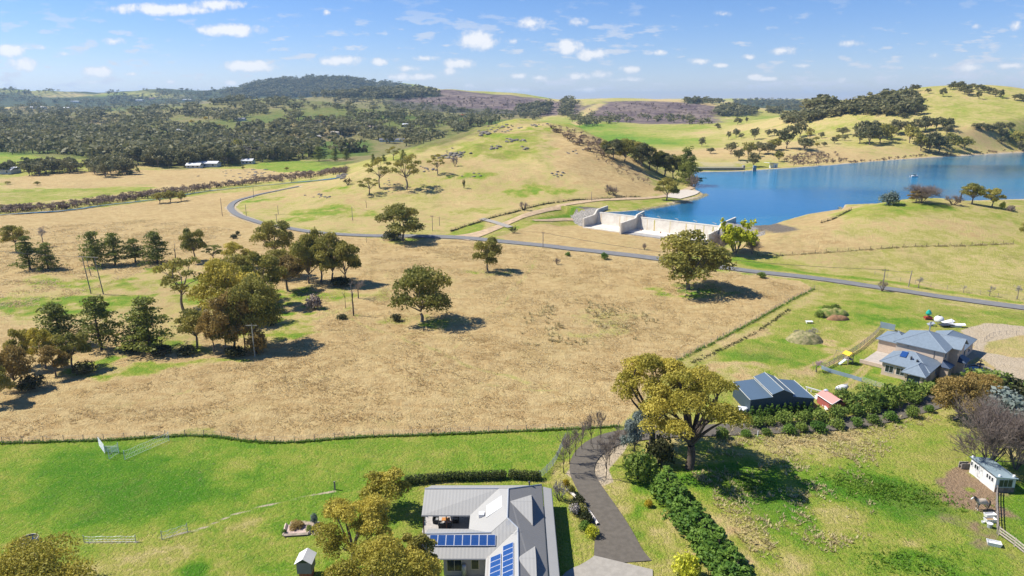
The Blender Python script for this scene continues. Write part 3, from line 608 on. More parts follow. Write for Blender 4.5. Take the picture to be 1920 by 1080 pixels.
# ---------------------------------------------------------------- trees you can single out
T=[# name,key,u,v,h,w,leaf,label
('gum_tree','gum3',1290,542,104,138,None,'large spreading gum tree with a dark trunk standing alone beside the road below the spillway'),
('gum_tree','gum1',791,603,100,106,None,'broad gum tree standing alone in the middle of the dry paddock'),
('gum_tree','gum5',915,509,62,56,None,'small gum tree on a bare stem in the upper dry paddock near the road'),
('gum_tree','gum0',755,452,66,88,None,'round gum tree on the far side of the road bend, below the boulder hill'),
('gum_tree','thin0',345,584,98,98,'gum','open gum with a leaning trunk, standing alone left of the big clump'),
('gum_tree','dense0',478,646,122,98,None,'tallest gum of the big clump left of the dry paddock'),
('gum_tree','dense1',432,604,114,104,'gumy','golden gum on the left side of the big clump'),
('gum_tree','gum0',440,658,112,82,'brown','brownish gum hanging low at the front of the big clump'),
('gum_tree','gum2',517,490,74,68,None,'tall round-headed gum at the back of the big clump'),
('gum_tree','gum4',495,575,100,76,None,'gum in the middle of the big clump, behind the tallest one'),
('gum_tree','gum6',540,546,64,58,'brown','small pinkish gum with a pale trunk right of the big clump'),
('gum_tree','gum1',580,531,86,62,None,'first gum from the left in the tight row right of the big clump'),
('gum_tree','gum5',602,528,94,60,None,'second gum from the left in the tight row right of the big clump'),
('gum_tree','gum2',625,533,92,60,None,'third gum from the left in the tight row right of the big clump'),
('gum_tree','gum4',648,532,78,54,None,'rightmost gum of the tight row beside the dry paddock'),
('gum_tree','gum0',445,500,45,50,'gumy','low golden gum at the back left of the big clump'),
('gum_tree','gum6',370,652,72,56,None,'slim gum, leftmost of the four in front of the big clump'),
('gum_tree','gum2',401,660,78,44,'brown','brownish gum, second of the four in front of the big clump'),
('gum_tree','gum5',425,660,72,50,None,'grey-green gum, third of the four in front of the big clump'),
('bare_tree','snag0',460,655,55,26,'gtwig','leafless pale tree beside the power pole at the row end'),
('round_bush','bush0',481,664,46,38,'brown','brown round bush right of the power pole at the paddock edge'),
('pine_tree','pine0',283,658,100,84,None,'tall open pine with dark tiers, rightmost pine of the lower left row'),
('pine_tree','pine2',258,655,62,56,None,'smaller leaning pine left of the tall open pine'),
('pine_tree','pine1',191,655,98,84,None,'tall tiered pine in the middle of the lower left row'),
('pine_tree','pine3',112,648,82,88,None,'broad dark green pine at the back left of the lower left row'),
('gum_tree','gum5',138,692,70,62,'gum','dark olive gum in front of the tall tiered pine'),
('gum_tree','gum2',85,690,76,46,'gumy','golden gum in the lower left row, left of the dark olive one'),
('gum_tree','gum4',44,690,75,50,None,'dark gum with a white trunk in the lower left row'),
('gum_tree','gum0',105,705,58,50,'brown','russet low gum at the front of the lower left row'),
('gum_tree','gum1',30,728,78,66,'brown','russet gum at the left end of the lower left row'),
('gum_tree','gum3',-5,755,80,60,None,'dark gum cut by the left edge of the photo'),
('gum_tree','gum6',30,470,46,40,'gum','dark gum behind the first pair of pines at far left'),
('pine_tree','pine0',57,506,62,46,None,'leftmost pine of the upper left group'),
('pine_tree','pine3',91,505,50,42,None,'second pine of the upper left group, right of the leftmost'),
('bare_tree','bare0',82,462,36,20,None,'leafless tree behind the two pines at far left'),
('pine_tree','pine4',180,498,62,50,None,'first pine of the upper row, behind the twin poles'),
('pine_tree','pine1',216,497,58,52,None,'second pine of the upper row, just right of the twin poles'),
('pine_tree','pine2',254,493,44,44,None,'scruffy low pine, third of the upper row'),
('pine_tree','pine3',295,494,60,56,None,'wide dark pine, fourth of the upper row'),
('bare_tree','snag0',330,490,34,18,None,'broken leafless tree between the wide pine and the round gum'),
('gum_tree','gum5',365,490,60,46,'gum','round gum on a straight stem at the right of the upper row'),
('gum_tree','thin1',402,490,30,42,'pine','low flat tree at the right end of the upper row'),
('gum_tree','far1',300,381,20,26,'gum','left one of three small trees by the creek'),
('gum_tree','far0',320,379,22,26,'gum','middle one of three small trees by the creek'),
('gum_tree','far2',340,377,18,20,'gum','right one of three small trees by the creek'),
('round_bush','bush1',438,447,8,13,'dark','left of two dark bushes in the flat inside the road bend'),
('round_bush','bush2',446,441,8,8,'dark','right of two dark bushes in the flat inside the road bend'),
('dead_tree','snag0',663,592,62,28,'gtwig','dead standing trunk with bare limbs left of the lone paddock gum'),
('dead_tree','snag0',648,578,40,10,'gtwig','thin dead stump behind the bare standing trunk'),
('bare_tree','bare1',672,560,34,26,'ptwig','thin leafless tree at the right edge of the tight row'),
('gum_tree','dense1',455,560,84,90,None,'dense olive gum in the middle back of the big clump'),
('gum_tree','dense0',532,520,52,60,None,'olive gum between the tall round one and the tight row'),
('round_bush','bush0',245,660,20,34,'dark','dark low scrub at the foot of the leaning pine'),
('round_bush','bush1',300,664,18,40,'dark','dark low scrub at the foot of the tall open pine'),
('round_bush','bush2',352,664,16,36,'dark','dark low scrub right of the tall open pine'),
('round_bush','bush0',440,668,22,36,'dark','dark low scrub beside the row end pole'),
('round_bush','bush1',160,700,24,40,'dark','dark low scrub under the tall tiered pine'),
('round_bush','bush2',60,730,26,46,'dark','dark low scrub under the russet gums at left'),
('round_bush','bush0',640,535,18,40,'dark','dark low scrub under the tight gum row'),
('round_bush','bush1',640,598,9,20,'dark','low green scrub left of the dead standing trunk'),
('round_bush','bush2',742,602,14,20,'dark','dark low scrub at the left foot of the lone paddock gum'),
('round_bush','bush0',737,450,18,34,'dark','dark low scrub at the left foot of the round roadside gum'),
('round_bush','bush1',590,578,26,30,'twig','grey-brown bush at the right foot of the big clump'),
('round_bush','bush0',507,610,22,26,'dark','dark low bush in the shade at the foot of the big clump'),
('willow_tree','willow0',1378,477,62,60,None,'yellow-green willow in spring leaf beside the spillway'),
('bare_tree','big0',1350,476,40,36,'twig','brown leafless tree between the large gum and the willow'),
('bare_tree','big1',1410,476,25,28,'twig','small brown leafless tree right of the willow'),
('round_bush','bush0',1134,486,13,14,'hedge','round yellow-green bush beside the road in the dry paddock'),
('round_bush','bush1',1065,480,8,10,'hedge','tiny bush in the dry paddock near the road'),
('round_bush','bush2',1427,521,11,16,'green','small dark bush at the road verge right of the large gum'),
('dry_shrub','dry0',1654,546,22,15,'twig','leafless dark shrub at the foot of the roadside power pole'),
('dry_shrub','dry1',1045,496,12,12,'ptwig','small leafless shrub below the road in the dry paddock'),
('dry_shrub','dry2',963,437,14,16,'dark','dark shrub beside the sandy track junction'),
('dry_shrub','dry0',982,394,16,18,'twig','leafless shrub on the fence line above the sandy track'),
('dry_shrub','dry1',1208,468,12,10,'ptwig','thin pale shrub left of the large gum'),
('bare_tree','bare0',1722,540,22,16,None,'leafless sapling on the far verge right of the second roadside pole'),
('bare_tree','bare1',1806,549,14,10,None,'thin leafless sapling on the far verge, second from the poles'),
('bare_tree','bare2',1855,555,20,15,None,'leafless sapling on the far verge, third from the poles'),
('bare_tree','bare0',1907,561,26,16,None,'leafless sapling on the far verge at the right edge'),
('gum_tree','thin0',712,352,54,46,'gum','open gum, left of the pair on the hill slope'),
('gum_tree','thin2',762,355,62,56,'gum','largest open gum on the hill slope'),
('gum_tree','thin1',692,365,30,40,'gum','small gum leaning beside the pair on the hill slope'),
('gum_tree','thin1',820,327,36,32,'gum','lone gum higher up the hill slope'),
('gum_tree','thin0',738,300,24,26,'gum','gum with a bare stem on the hill shoulder skyline'),
('dry_shrub','dry2',652,346,14,16,'dark','dark round shrub on the low left slope of the hill'),
('dry_shrub','dry0',853,312,18,12,'ptwig','leafless shrub among the rocks of the hill'),
('dead_tree','snag0',687,389,17,8,'gtwig','short dead stump on the lower hill slope'),
('dead_tree','snag0',687,455,12,8,'gtwig','broken stump beside the road left of the round gum'),
('dry_shrub','dry1',870,353,17,8,'dark','slim dark shrub on the middle of the hill slope'),
('gum_tree','gum4',1250,376,40,44,'gum','rounded gum beside the sandy track at the water edge'),
('dry_shrub','dry0',1142,364,18,18,'ptwig','left of two leafless shrubs low on the hill right side'),
('dry_shrub','dry2',1152,366,18,16,'twig','right of two leafless shrubs low on the hill right side'),
('grey_shrub','bush0',1665,384,25,34,'blue','pale grey shrub on the peninsula shore'),
('bare_tree','big1',1728,380,32,58,'ptwig','broad brownish leafless tree on the peninsula shore'),
('gum_tree','gum5',1718,380,22,30,'brown','small russet gum left of the broad leafless tree on the peninsula'),
('dry_shrub','dry1',1788,384,18,32,'ptwig','low leafless shrub on the peninsula crest'),
('bare_tree','snag0',1800,380,30,26,None,'pale dead tree at the left of the peninsula gum pair'),
('gum_tree','gum6',1822,383,37,38,'gum','left of two gums on the peninsula crest'),
('gum_tree','gum4',1860,388,33,36,'gum','right of two gums on the peninsula crest'),
('round_bush','bush0',1878,392,14,10,'willow','small yellow bush right of the peninsula gums'),
('round_bush','bush1',1895,396,11,14,'twig','small brown bush on the peninsula crest near the right edge'),
('gum_tree','gum0',1924,452,34,30,'gum','gum crown cut by the right edge above the hillside'),
('pine_tree','pine3',1285,345,66,38,'pine','tallest dark pine above the sandy point of the lake'),
('pine_tree','pine0',1296,349,52,36,'pine','dark pine nearest the water at the sandy point'),
('dry_shrub','dry1',1300,352,24,26,'twig','brown shrub at the water edge below the dark pines'),
('bare_tree','big0',1905,880,125,110,'ptwig','large leafless tree at the right edge behind the stable'),
('bare_tree','big1',1852,880,128,130,'ptwig','large spreading leafless tree left behind the stable'),
('gum_tree','dense1',1790,786,86,92,'brown','russet gum with a dense round crown beside the lane'),
('gum_tree','dense0',1838,752,52,58,'brown','smaller russet gum behind the dense round one'),
('grey_shrub','bush1',1880,776,48,80,'blue','large silver-grey shrub above the leafless trees'),
('round_bush','bush2',1850,728,34,80,'green','bright green spreading bush in front of the garden fountain'),
('round_bush','bush0',1895,742,34,60,'dark','dark green bush at the right behind the silver shrub'),
('round_bush','bush1',1925,740,30,40,'hedge','green bush at the right edge beside the gravel yard'),
('blossom_tree','bare0',1530,697,22,26,'pink','pink blossom tree at the corner of the house yard'),
('gum_tree','gum0',1190,858,92,58,'blue','blue-grey gum at the left side of the large driveway gums'),
('round_bush','bush2',1236,872,56,54,'dark','dark green shrub under the large driveway gums'),
('round_bush','bush0',1197,898,58,62,'green','wispy olive wattle bush beside the driveway'),
('dry_shrub','dry1',1049,938,38,30,'gtwig','grey leafless shrub at the corner of the near house garden'),
('round_bush','bush1',1284,1082,48,52,'willow','yellow-green shrub at the bottom edge right of the driveway'),
('round_bush','bush2',1262,930,32,32,'tall','yellow flowering shrub at the head of the cypress hedge'),
('round_bush','bush0',1215,950,14,16,'wattle','small yellow-tipped shrub left of the cypress hedge'),
]
for (nm,k,u,v,h,w,lm,lab) in T: plant(nm,k,u,v,h,w,lab,nm.replace('_',' '),lm)
# hero gums at the driveway and beside the near house
hero('gum_tree','largest gum tree by the driveway, with a thick dark trunk','gum tree',1292,878,lambda:g_tree(11,16.5,16.5,fork=.24,base=.26,nl=15,nsub=6,N=27000,size=.25,trunk=.62,subr=.092),'gumy',barkd)
hero('gum_tree','tall golden gum left behind the largest driveway gum','gum tree',1222,838,lambda:g_tree(23,16.5,13.0,fork=.22,base=.3,nl=13,nsub=6,N=20000,size=.26,trunk=.5,subr=.098),'gumy',barkd)
hero('gum_tree','golden gum with hanging branches left of the near house verandah','gum tree',0,0,lambda:g_tree(31,9.0,9.2,fork=.25,base=.3,nl=10,nsub=6,N=17000,size=.2,trunk=.3,subr=.12),'gumy',bark,loc=(-19.3,71.5,0))
hero('gum_tree','golden gum in front of the near house wall, lowest and largest of the three','gum tree',0,0,lambda:g_tree(41,9.2,12.2,fork=.2,base=.25,nl=14,nsub=6,N=29000,size=.2,trunk=.36,subr=.105),'gumy',bark,loc=(-14.3,61.5,0))
hero('gum_tree','small golden gum at the left end of the long hedge','gum tree',0,0,lambda:g_tree(53,5.2,5.6,fork=.3,base=.3,nl=7,nsub=6,N=5000,size=.26,trunk=.2,subr=.17),'gumy',bark,loc=(-17.6,84.,0))
hero('gum_tree','grey-green gum overhanging the verandah corner of the near house','gum tree',0,0,lambda:g_tree(61,7.6,5.6,fork=.3,base=.35,nl=9,nsub=5,N=8000,size=.24,trunk=.25,subr=.13),'gum',barkp,loc=(-10.9,66.6,0))
hero('gum_tree','golden gum in the bottom left corner of the photo','gum tree',0,0,lambda:g_tree(71,6.4,14.5,fork=.2,base=.25,nl=13,nsub=7,N=26000,size=.21,trunk=.35,subr=.12),'gumy',barkp,loc=(-54.,63.5,0))
# driveway saplings
sp=[(1057,887,78,42),(1068,870,66,36),(1079,856,58,34),(1091,843,56,34),(1108,833,62,34),(1126,822,58,34),(1136,898,88,42),(1142,872,60,32),(1152,850,48,28),(1160,842,44,28),(1170,833,38,24)]
for i,(u,v,h,w) in enumerate(sp): plant('driveway_tree','sap%d'%(i%3),u,v,h,w,ORD[i if i<6 else i-6]+' leafless sapling from the near end on the '+('left' if i<6 else 'right')+' side of the driveway curve','tree',None,'leafless saplings along the driveway')
# bushes along the lane
for i,(u,v) in enumerate([(1396,792),(1409,785),(1423,784),(1437,783),(1446,781),(1457,782),(1470,780),(1480,779),(1493,778),(1505,777),(1519,778),(1533,782)]):
    plant('young_conifer','conebush%d'%(i%2),u,v,25,15,ORD[i]+' young conifer from the left in the row under the blue shed','conifer','hedge','young conifers under the blue shed')
for i,(u,v,h,w) in enumerate([(1415,799,20,32),(1443,797,19,24),(1473,795,24,38),(1505,792,25,32),(1536,790,23,32),(1570,784,24,36),(1603,778,24,34),(1635,773,22,30),(1665,768,24,34),(1710,757,20,30)]):
    plant('round_bush','bush%d'%(i%3),u,v,h,w,ORD[i]+' rounded bush from the left on the far side of the lane','bush',None,'round bushes on the far side of the lane')
for i,(u,v,h,w) in enumerate([(1352,821,22,26),(1398,818,13,20),(1437,815,14,20),(1478,813,19,26),(1503,810,18,24),(1536,808,20,32),(1568,802,18,28),(1605,799,18,22),(1637,794,20,26),(1668,788,18,26),(1710,782,22,24),(1740,772,14,18)]):
    plant('round_bush','bush%d'%((i+1)%3),u,v,h,w,ORD[i]+' rounded bush from the left on the near side of the lane','bush','hedge' if i%2 else None,'round bushes on the near side of the lane')
for i,(u,v,h,w,l) in enumerate([(1582,766,36,44,'first of the tall dark bushes right of the red shed'),(1625,762,42,56,'second and largest of the tall dark bushes right of the red shed'),(1668,757,38,48,'third of the tall dark bushes right of the red shed'),(1708,748,34,46,'fourth of the tall dark bushes, below the big house'),(1740,738,22,40,'fifth and smallest of the tall dark bushes, below the big house garage')]):
    plant('tall_bush','bush%d'%(i%3),u,v,h,w,l,'bush')
# the long cypress hedge: clipped cypresses grown together
HA=np.array(PXY(1245,925));HB=np.array(PXY(1395,1120))
for i in range(15):
    q=HA+(HB-HA)*i/14;o=plant('cypress','conebush%d'%(i%2),0,0,1,1,ORD[i]+' tall cypress from the far end of the long hedge right of the driveway','cypress','hedge','cypresses of the long hedge',rz=i*1.7,loc=(q[0]+random.Random(i).uniform(-.3,.3),q[1],H1(*q)))
    o.scale=(1.9,1.9,.9+.1*math.sin(i*2.1))
for i in range(14):
    q=HA+(HB-HA)*(i+.5)/14;o=plant('cypress','bush%d'%(i%3),0,0,1,1,ORD[i]+' low bushy cypress from the far end of the long hedge right of the driveway','cypress','hedge','cypresses of the long hedge',rz=i*1.1,loc=(q[0],q[1],H1(*q)))
    o.scale=(1.65,1.65,1.4)
# trees about the lake and right hills
FT=[(1150,300,34,38),(1172,304,38,40),(1190,300,30,34),(1203,312,38,38),(1218,318,36,36),(1232,324,36,34),(1246,330,38,36),(1262,336,40,34),(1272,330,34,30),(1180,288,22,28),(1135,282,16,20),
(1370,289,20,24),(1385,301,19,22),(1403,294,24,26),(1424,289,20,24),(1440,290,20,24),(1452,282,20,30),(1475,279,38,36),(1412,313,24,26),(1460,303,18,18),(1508,282,22,34),(1500,257,26,26),(1518,260,18,14),(1518,279,12,12),
(1580,254,14,20),(1532,276,8,10),(1545,275,8,10),(1564,270,12,14),(1571,263,10,12),(1584,264,10,12),(1540,259,10,12),(1530,265,8,10),(1415,262,20,18),(1366,262,14,8),(1440,256,12,12),(1452,255,12,12),(1380,257,14,16),(1390,259,8,10),(1316,275,16,14),(1332,288,10,16),(1345,240,8,10),(1348,243,6,8),(1383,234,12,14),(1400,231,10,6),
(1612,268,26,30),(1630,272,34,34),(1650,268,30,34),(1618,258,28,34),(1640,258,28,34),(1662,262,26,32),(1680,252,24,32),(1700,250,20,30),(1705,268,30,28),(1720,248,22,28),(1735,245,24,28),(1726,283,30,30),(1742,286,34,36),(1760,288,30,32),(1780,280,26,30),(1750,276,24,26),(1755,242,20,26),(1770,246,22,28),(1780,238,14,18),(1775,252,16,20),(1808,279,20,26),
(1830,242,10,16),(1840,244,12,16),(1852,246,12,18),(1862,247,12,16),(1874,247,16,22),(1893,243,12,14),(1880,258,14,18),(1878,270,12,14),(1910,280,30,34),(1920,288,24,24),(1896,262,10,14),
(1685,219,22,22),(1700,214,20,20),(1715,216,22,18),(1727,214,14,16),(1695,222,10,14),(1740,175,8,10),(1768,181,14,12),(1782,168,10,14),(1788,166,12,14),(1798,171,16,18),(1808,177,16,18),(1815,180,12,16),(1803,168,12,14),(1822,168,10,14),(1835,170,10,14),(1845,174,12,14),(1855,177,12,14),(1866,181,12,14),(1876,184,14,12),(1902,188,10,12),(1912,189,12,14),(1918,191,10,12),(1835,186,14,10),(1712,172,12,12),(1720,170,10,10),(1706,174,8,8)]
ZN=[((1100,1300,270,345),'on the wooded right flank of the boulder hill'),((1340,1480,275,320),'on the bank behind the dam wall and the pump house'),((1300,1480,228,276),'on the open plain beyond the lake'),((1480,1600,240,285),'on the green slope above the purplish shore scrub'),((1600,1700,255,275),'at the left of the big clump across the lake'),((1700,1830,262,295),'along the waterline below the big clump across the lake'),((1600,1800,236,262),'at the right of the big clump across the lake'),((1820,1885,240,260),'in the dark row below the right-hand hill'),((1860,1960,240,300),'at the right edge beside the lake'),((1680,1735,212,224),'at the lower edge of the wood on the hill'),((1690,1750,165,180),'on the skyline left of the hill top'),((1760,1830,160,186),'on the top of the right-hand hill'),((1831,1960,160,195),'on the skyline right of the hill top')]
FL=[None]*len(FT)
for (a0,a1,b0,b1),zn in ZN:
    ks=sorted([k for k in range(len(FT)) if FL[k] is None and a0<=FT[k][0]<=a1 and b0<=FT[k][1]<=b1],key=lambda k:FT[k][0])
    for j,k in enumerate(ks): FL[k]=(ORD[min(j,19)]+' gum from the left '+zn,'gums '+zn)
for k in range(len(FT)):
    if FL[k] is None: FL[k]=('lone gum on the slopes beyond the lake','lone gums beyond the lake')
for i,(u,v,h,w) in enumerate(FT):
    lab,gr=FL[i]
    plant('gum_tree','far%d'%(i%4) if v<235 or u>1300 else 'gum%d'%(i%7),u,v,h*1.08,w*1.05,lab,'gum tree','gum' if (i%3 and u<1300) else ('far' if v<260 else ['far','gum','far'][i%3]),gr)
# ---------------------------------------------------------------- woodland
def PXB(U,V,t0=350,t1=9000,n=230):
    a=(U-960)/1280;b=(540-V)/1280;dx,dy_,dz=a,CP+b*SP,-SP+b*CP
    T_=t0*np.exp(np.linspace(0,math.log(t1/t0),n));hit=np.full(U.shape,np.nan);prev=t0*np.ones(U.shape);alive=np.ones(U.shape,bool)
    for tt in T_:
        k=np.where(alive)[0]
        if len(k)==0: break
        hh=H(dx[k]*tt,dy_[k]*tt);under=CAMH+dz[k]*tt<hh
        hit[k[under]]=(tt+prev[k[under]])/2;alive[k[under]]=False;prev[k]=tt
    ok=~np.isnan(hit);T2=np.where(ok,hit,1);X=dx*T2;Y=dy_*T2;return X,Y,H(X,Y),ok
CLR=[(365,234,62,11),(225,212,18,5),(500,226,46,10),(300,262,34,5),(190,240,40,5),(110,262,36,5),(620,212,22,6),(700,214,30,5),(850,222,26,5),(440,208,24,5),(330,208,22,4),(545,248,26,5),(610,282,26,6),(520,208,26,7),(573,212,38,6),(606,222,45,8),(432,241,30,7),(455,231,18,6),(505,252,20,6),(555,268,30,7),(640,266,52,10),(640,300,62,12),(500,314,60,10),(60,302,120,13),(250,288,22,5),(400,205,30,8),(650,197,26,6),(600,193,26,8),(680,205,22,6),
 (130,180,75,8),(255,176,36,6),(690,275,40,10),(740,245,30,7),(795,248,22,6),(830,245,20,8),(490,188,16,6),(560,232,16,5),(580,245,20,5),(25,197,30,6),(120,197,40,4),(700,255,16,6),(745,262,20,7),(780,225,12,4)]
WOODS=[([(-200,205),(0,200),(200,195),(400,185),(480,180),(620,178),(760,197),(990,217),(1005,226),(960,226),(905,250),(860,276),(800,284),(740,268),(700,285),(560,300),(480,305),(330,318),(180,300),(0,288),(-200,290)],3200,.92,(7,18)),
 ([(-200,170),(0,168),(120,166),(330,168),(400,163),(470,170),(470,190),(200,200),(-200,205)],700,.8,(12,19)),
 ([(410,176),(470,158),(560,143),(640,147),(720,153),(800,172),(830,180),(740,188),(620,182),(470,186)],1500,1,(16,26)),
 ([(970,205),(1030,195),(1035,212),(1000,226),(975,222)],120,1,(14,20)),([(1055,190),(1075,188),(1080,200),(1065,222),(1050,216)],60,1,(14,20)),([(1060,214),(1200,218),(1340,226),(1335,235),(1200,228),(1080,240)],110,.9,(10,15)),
 ([(1338,208),(1370,200),(1420,210),(1415,217),(1350,219)],150,1,(12,17)),([(1375,190),(1440,188),(1500,192),(1555,200),(1560,210),(1500,209),(1440,202),(1380,197)],260,.95,(14,20)),([(1280,190),(1350,188),(1365,195),(1290,195)],60,1,(13,18)),([(1440,206),(1465,208),(1462,215),(1440,212)],30,1,(12,16)),
 ([(1465,232),(1490,220),(1540,210),(1600,200),(1640,190),(1690,178),(1715,182),(1725,205),(1700,216),(1640,216),(1600,214),(1560,220),(1500,232)],270,.93,(10,15)),
 ([(0,324),(20,318),(130,314),(150,324),(20,332)],40,1,(8,12)),([(150,318),(240,308),(240,330),(180,335)],30,1,(8,13)),([(0,200),(-200,200),(-200,260),(0,262)],120,1,(10,15))]
rng=np.random.default_rng(5);WP=[]
for poly,n,pr,(h0,h1) in WOODS:
    P=np.array(poly,float);U=rng.uniform(P[:,0].min(),P[:,0].max(),n*3);V=rng.uniform(P[:,1].min(),P[:,1].max(),n*3)
    k=sdist(U,V,P)<0
    clump=vn(U/16,V/6,3)
    k&=(rng.random(len(U))<pr)&(clump>(.18 if n>500 else 0))
    for (cu,cv,a,b) in CLR: k&=~((((U-cu)/a)**2+((V-cv)/b)**2)<1)
    U=U[k][:n];V=V[k][:n];X,Y,Z,ok=PXB(U,V);ok&=~((Y<690)&(U>620)&(U<1300));hh=rng.uniform(h0,h1,len(U));WP.append(np.stack([X,Y,Z,hh,U],1)[ok])
WP=np.concatenate(WP);WP=WP[np.argsort(np.hypot(WP[:,0],WP[:,1]))]
for i in range(130):
    x,y,z,h,u=WP[i];lab,gr=('gum tree at the near edge of the wooded valley on the left','gums of the wooded valley') if u<1050 else ('gum tree of the wood below the right-hand hill','gums below the right-hand hill')
    tm,cm_,ph,pw,_=PROTO['far%d'%(i%4)];o=thing('gum_tree',lab,'gum tree',(x,y,z),i*2.4,gr);s=h/ph;o.scale=(s*1.05,s*1.05,s)
    for nm,d in (('trunk',tm),('crown',cm_)):
        q=bpy.data.objects.new(nm,d);C.objects.link(q);q.parent=o
def blobwood(name,pts,m,N1=50,sz=.17,seed=9,wf=1.15):
    """many far trees as one wood: a short trunk and a clumpy crown for every tree"""
    rng=np.random.default_rng(seed);vs=[]
    for k in range(8):
        c=MB();bl=[]
        for j in range(6):
            o=rng.normal(size=3);o/=np.linalg.norm(o);bl.append((np.array([o[0]*.25,o[1]*.25,.5+o[2]*.24]),(.22,.22,.2),rng.random()))
        leaves(c,rng,bl,N1,sz,under=-.3,out=1.1);tube(c,[[0,0,-.1],[0,0,.5]],[.035,.02],4,0);V,F,T_=c.arr();vs.append((V,F,T_))
    VV=[];FF=[];TT=[];n=0
    for i,(x,y,z,h,u) in enumerate(pts):
        V,F,T_=vs[i%8];a=i*2.4;ca,sa=math.cos(a),math.sin(a);w=h*wf*(.65+.75*((i*37)%10)/10)
        Q=np.stack([(V[:,0]*ca-V[:,1]*sa)*w*1.3+x,(V[:,0]*sa+V[:,1]*ca)*w*1.3+y,V[:,2]*h+z],1);VV.append(Q);FF.append(F+n);TT.append(np.clip(T_*.7+.3*(((i*61)%17)/17),0,1));n+=len(V)
    return tag(mesh(name,np.concatenate(VV),np.concatenate(FF),m,attr={'tint':np.concatenate(TT)}),kind='stuff')
o=blobwood('woodland',WP[130:],LM['far']);tag(o,'dark eucalypt woodland covering the valley and the far ranges','woodland')
# leafless poplars, creek scrub and shore scrub: masses nobody could count
def scrub(name,poly,n,h0,h1,m,label,N1=34,sz=.2,seed=3,t0=300,line=None,wf=1.1,cat='scrub'):
    rng=np.random.default_rng(seed)
    if line:
        P=np.array(line,float);k=rng.integers(0,len(P)-1,n);s=rng.random(n);U=P[k,0]*(1-s)+P[k+1,0]*s;w=(P[k,2]*(1-s)+P[k+1,2]*s) if P.shape[1]>2 else 3;V=P[k,1]*(1-s)+P[k+1,1]*s+rng.normal(0,.33,n)*w
    else:
        P=np.array(poly,float);U=rng.uniform(P[:,0].min(),P[:,0].max(),n*4);V=rng.uniform(P[:,1].min(),P[:,1].max(),n*4);k=sdist(U,V,P)<0;U=U[k][:n];V=V[k][:n]
    X,Y,Z,ok=PXB(U,V,t0=t0,n=260);pts=np.stack([X,Y,Z,rng.uniform(h0,h1,len(X)),U],1)[ok]
    return tag(blobwood(name,pts,m,N1,sz,seed,wf),label,cat)
LM['scr']=leafmat('brown_scrub_twigs',(.13,.085,.06),(.27,.20,.14));LM['pop']=leafmat('poplar_twigs',(.22,.19,.16),(.34,.31,.27))
scrub('creek_scrub',None,420,2.6,4.6,LM['scr'],'brown leafless scrub following the creek across the flats',line=[(0,398,4),(110,391,5),(220,377,6),(300,367,6),(400,352,6),(520,338,7),(600,328,7),(650,322,7)],N1=70,sz=.12)
scrub('poplar_grove',[(380,288),(400,262),(470,262),(520,285),(520,300),(430,306)],130,11,16,LM['pop'],'grey leafless poplars standing in the valley',N1=80,sz=.07,wf=.4,seed=4,cat='poplars')
scrub('poplar_grove',[(540,262),(600,270),(580,300),(545,296)],26,9,14,LM['pop'],'smaller grove of grey leafless poplars beside the green fields',N1=80,sz=.07,wf=.45,seed=5,cat='poplars')
scrub('hill_scrub',[(1020,236),(1075,246),(1130,268),(1145,300),(1110,288),(1060,262)],120,1.8,3.4,LM['scr'],'brown thorny scrub over the right shoulder of the boulder hill',N1=60,sz=.12,seed=6)
scrub('hill_scrub',[(1090,275),(1200,318),(1235,352),(1215,352),(1150,322)],40,1.2,2.6,LM['scr'],'scattered brown scrub down the right slope of the boulder hill',N1=60,sz=.12,seed=16)
scrub('shore_scrub',[(1470,300),(1500,290),(1560,288),(1590,302),(1580,307),(1480,313)],80,2.5,4.5,LM['scr'],'purplish brown scrub on the far lake shore',N1=60,sz=.13,seed=7)
scrub('shore_scrub',None,70,1.4,2.6,LM['scr'],'low scrub along the waterline of the far shore',line=[(1590,306,2),(1640,302,2),(1700,295,2),(1740,293,2),(1820,288,2),(1920,284,2)],N1=50,sz=.15,seed=8)
scrub('far_scrub',[(730,184),(880,182),(1050,196),(1050,204),(900,203),(760,194)],160,5,9,LM['scr'],'dark brush left on the cleared far hill',N1=24,sz=.2,seed=12)
scrub('far_scrub',[(1090,210),(1140,194),(1290,196),(1340,210),(1340,226),(1120,222)],110,4,8,LM['scr'],'dark brush left on the cleared hill behind the lake',N1=24,sz=.2,seed=13)
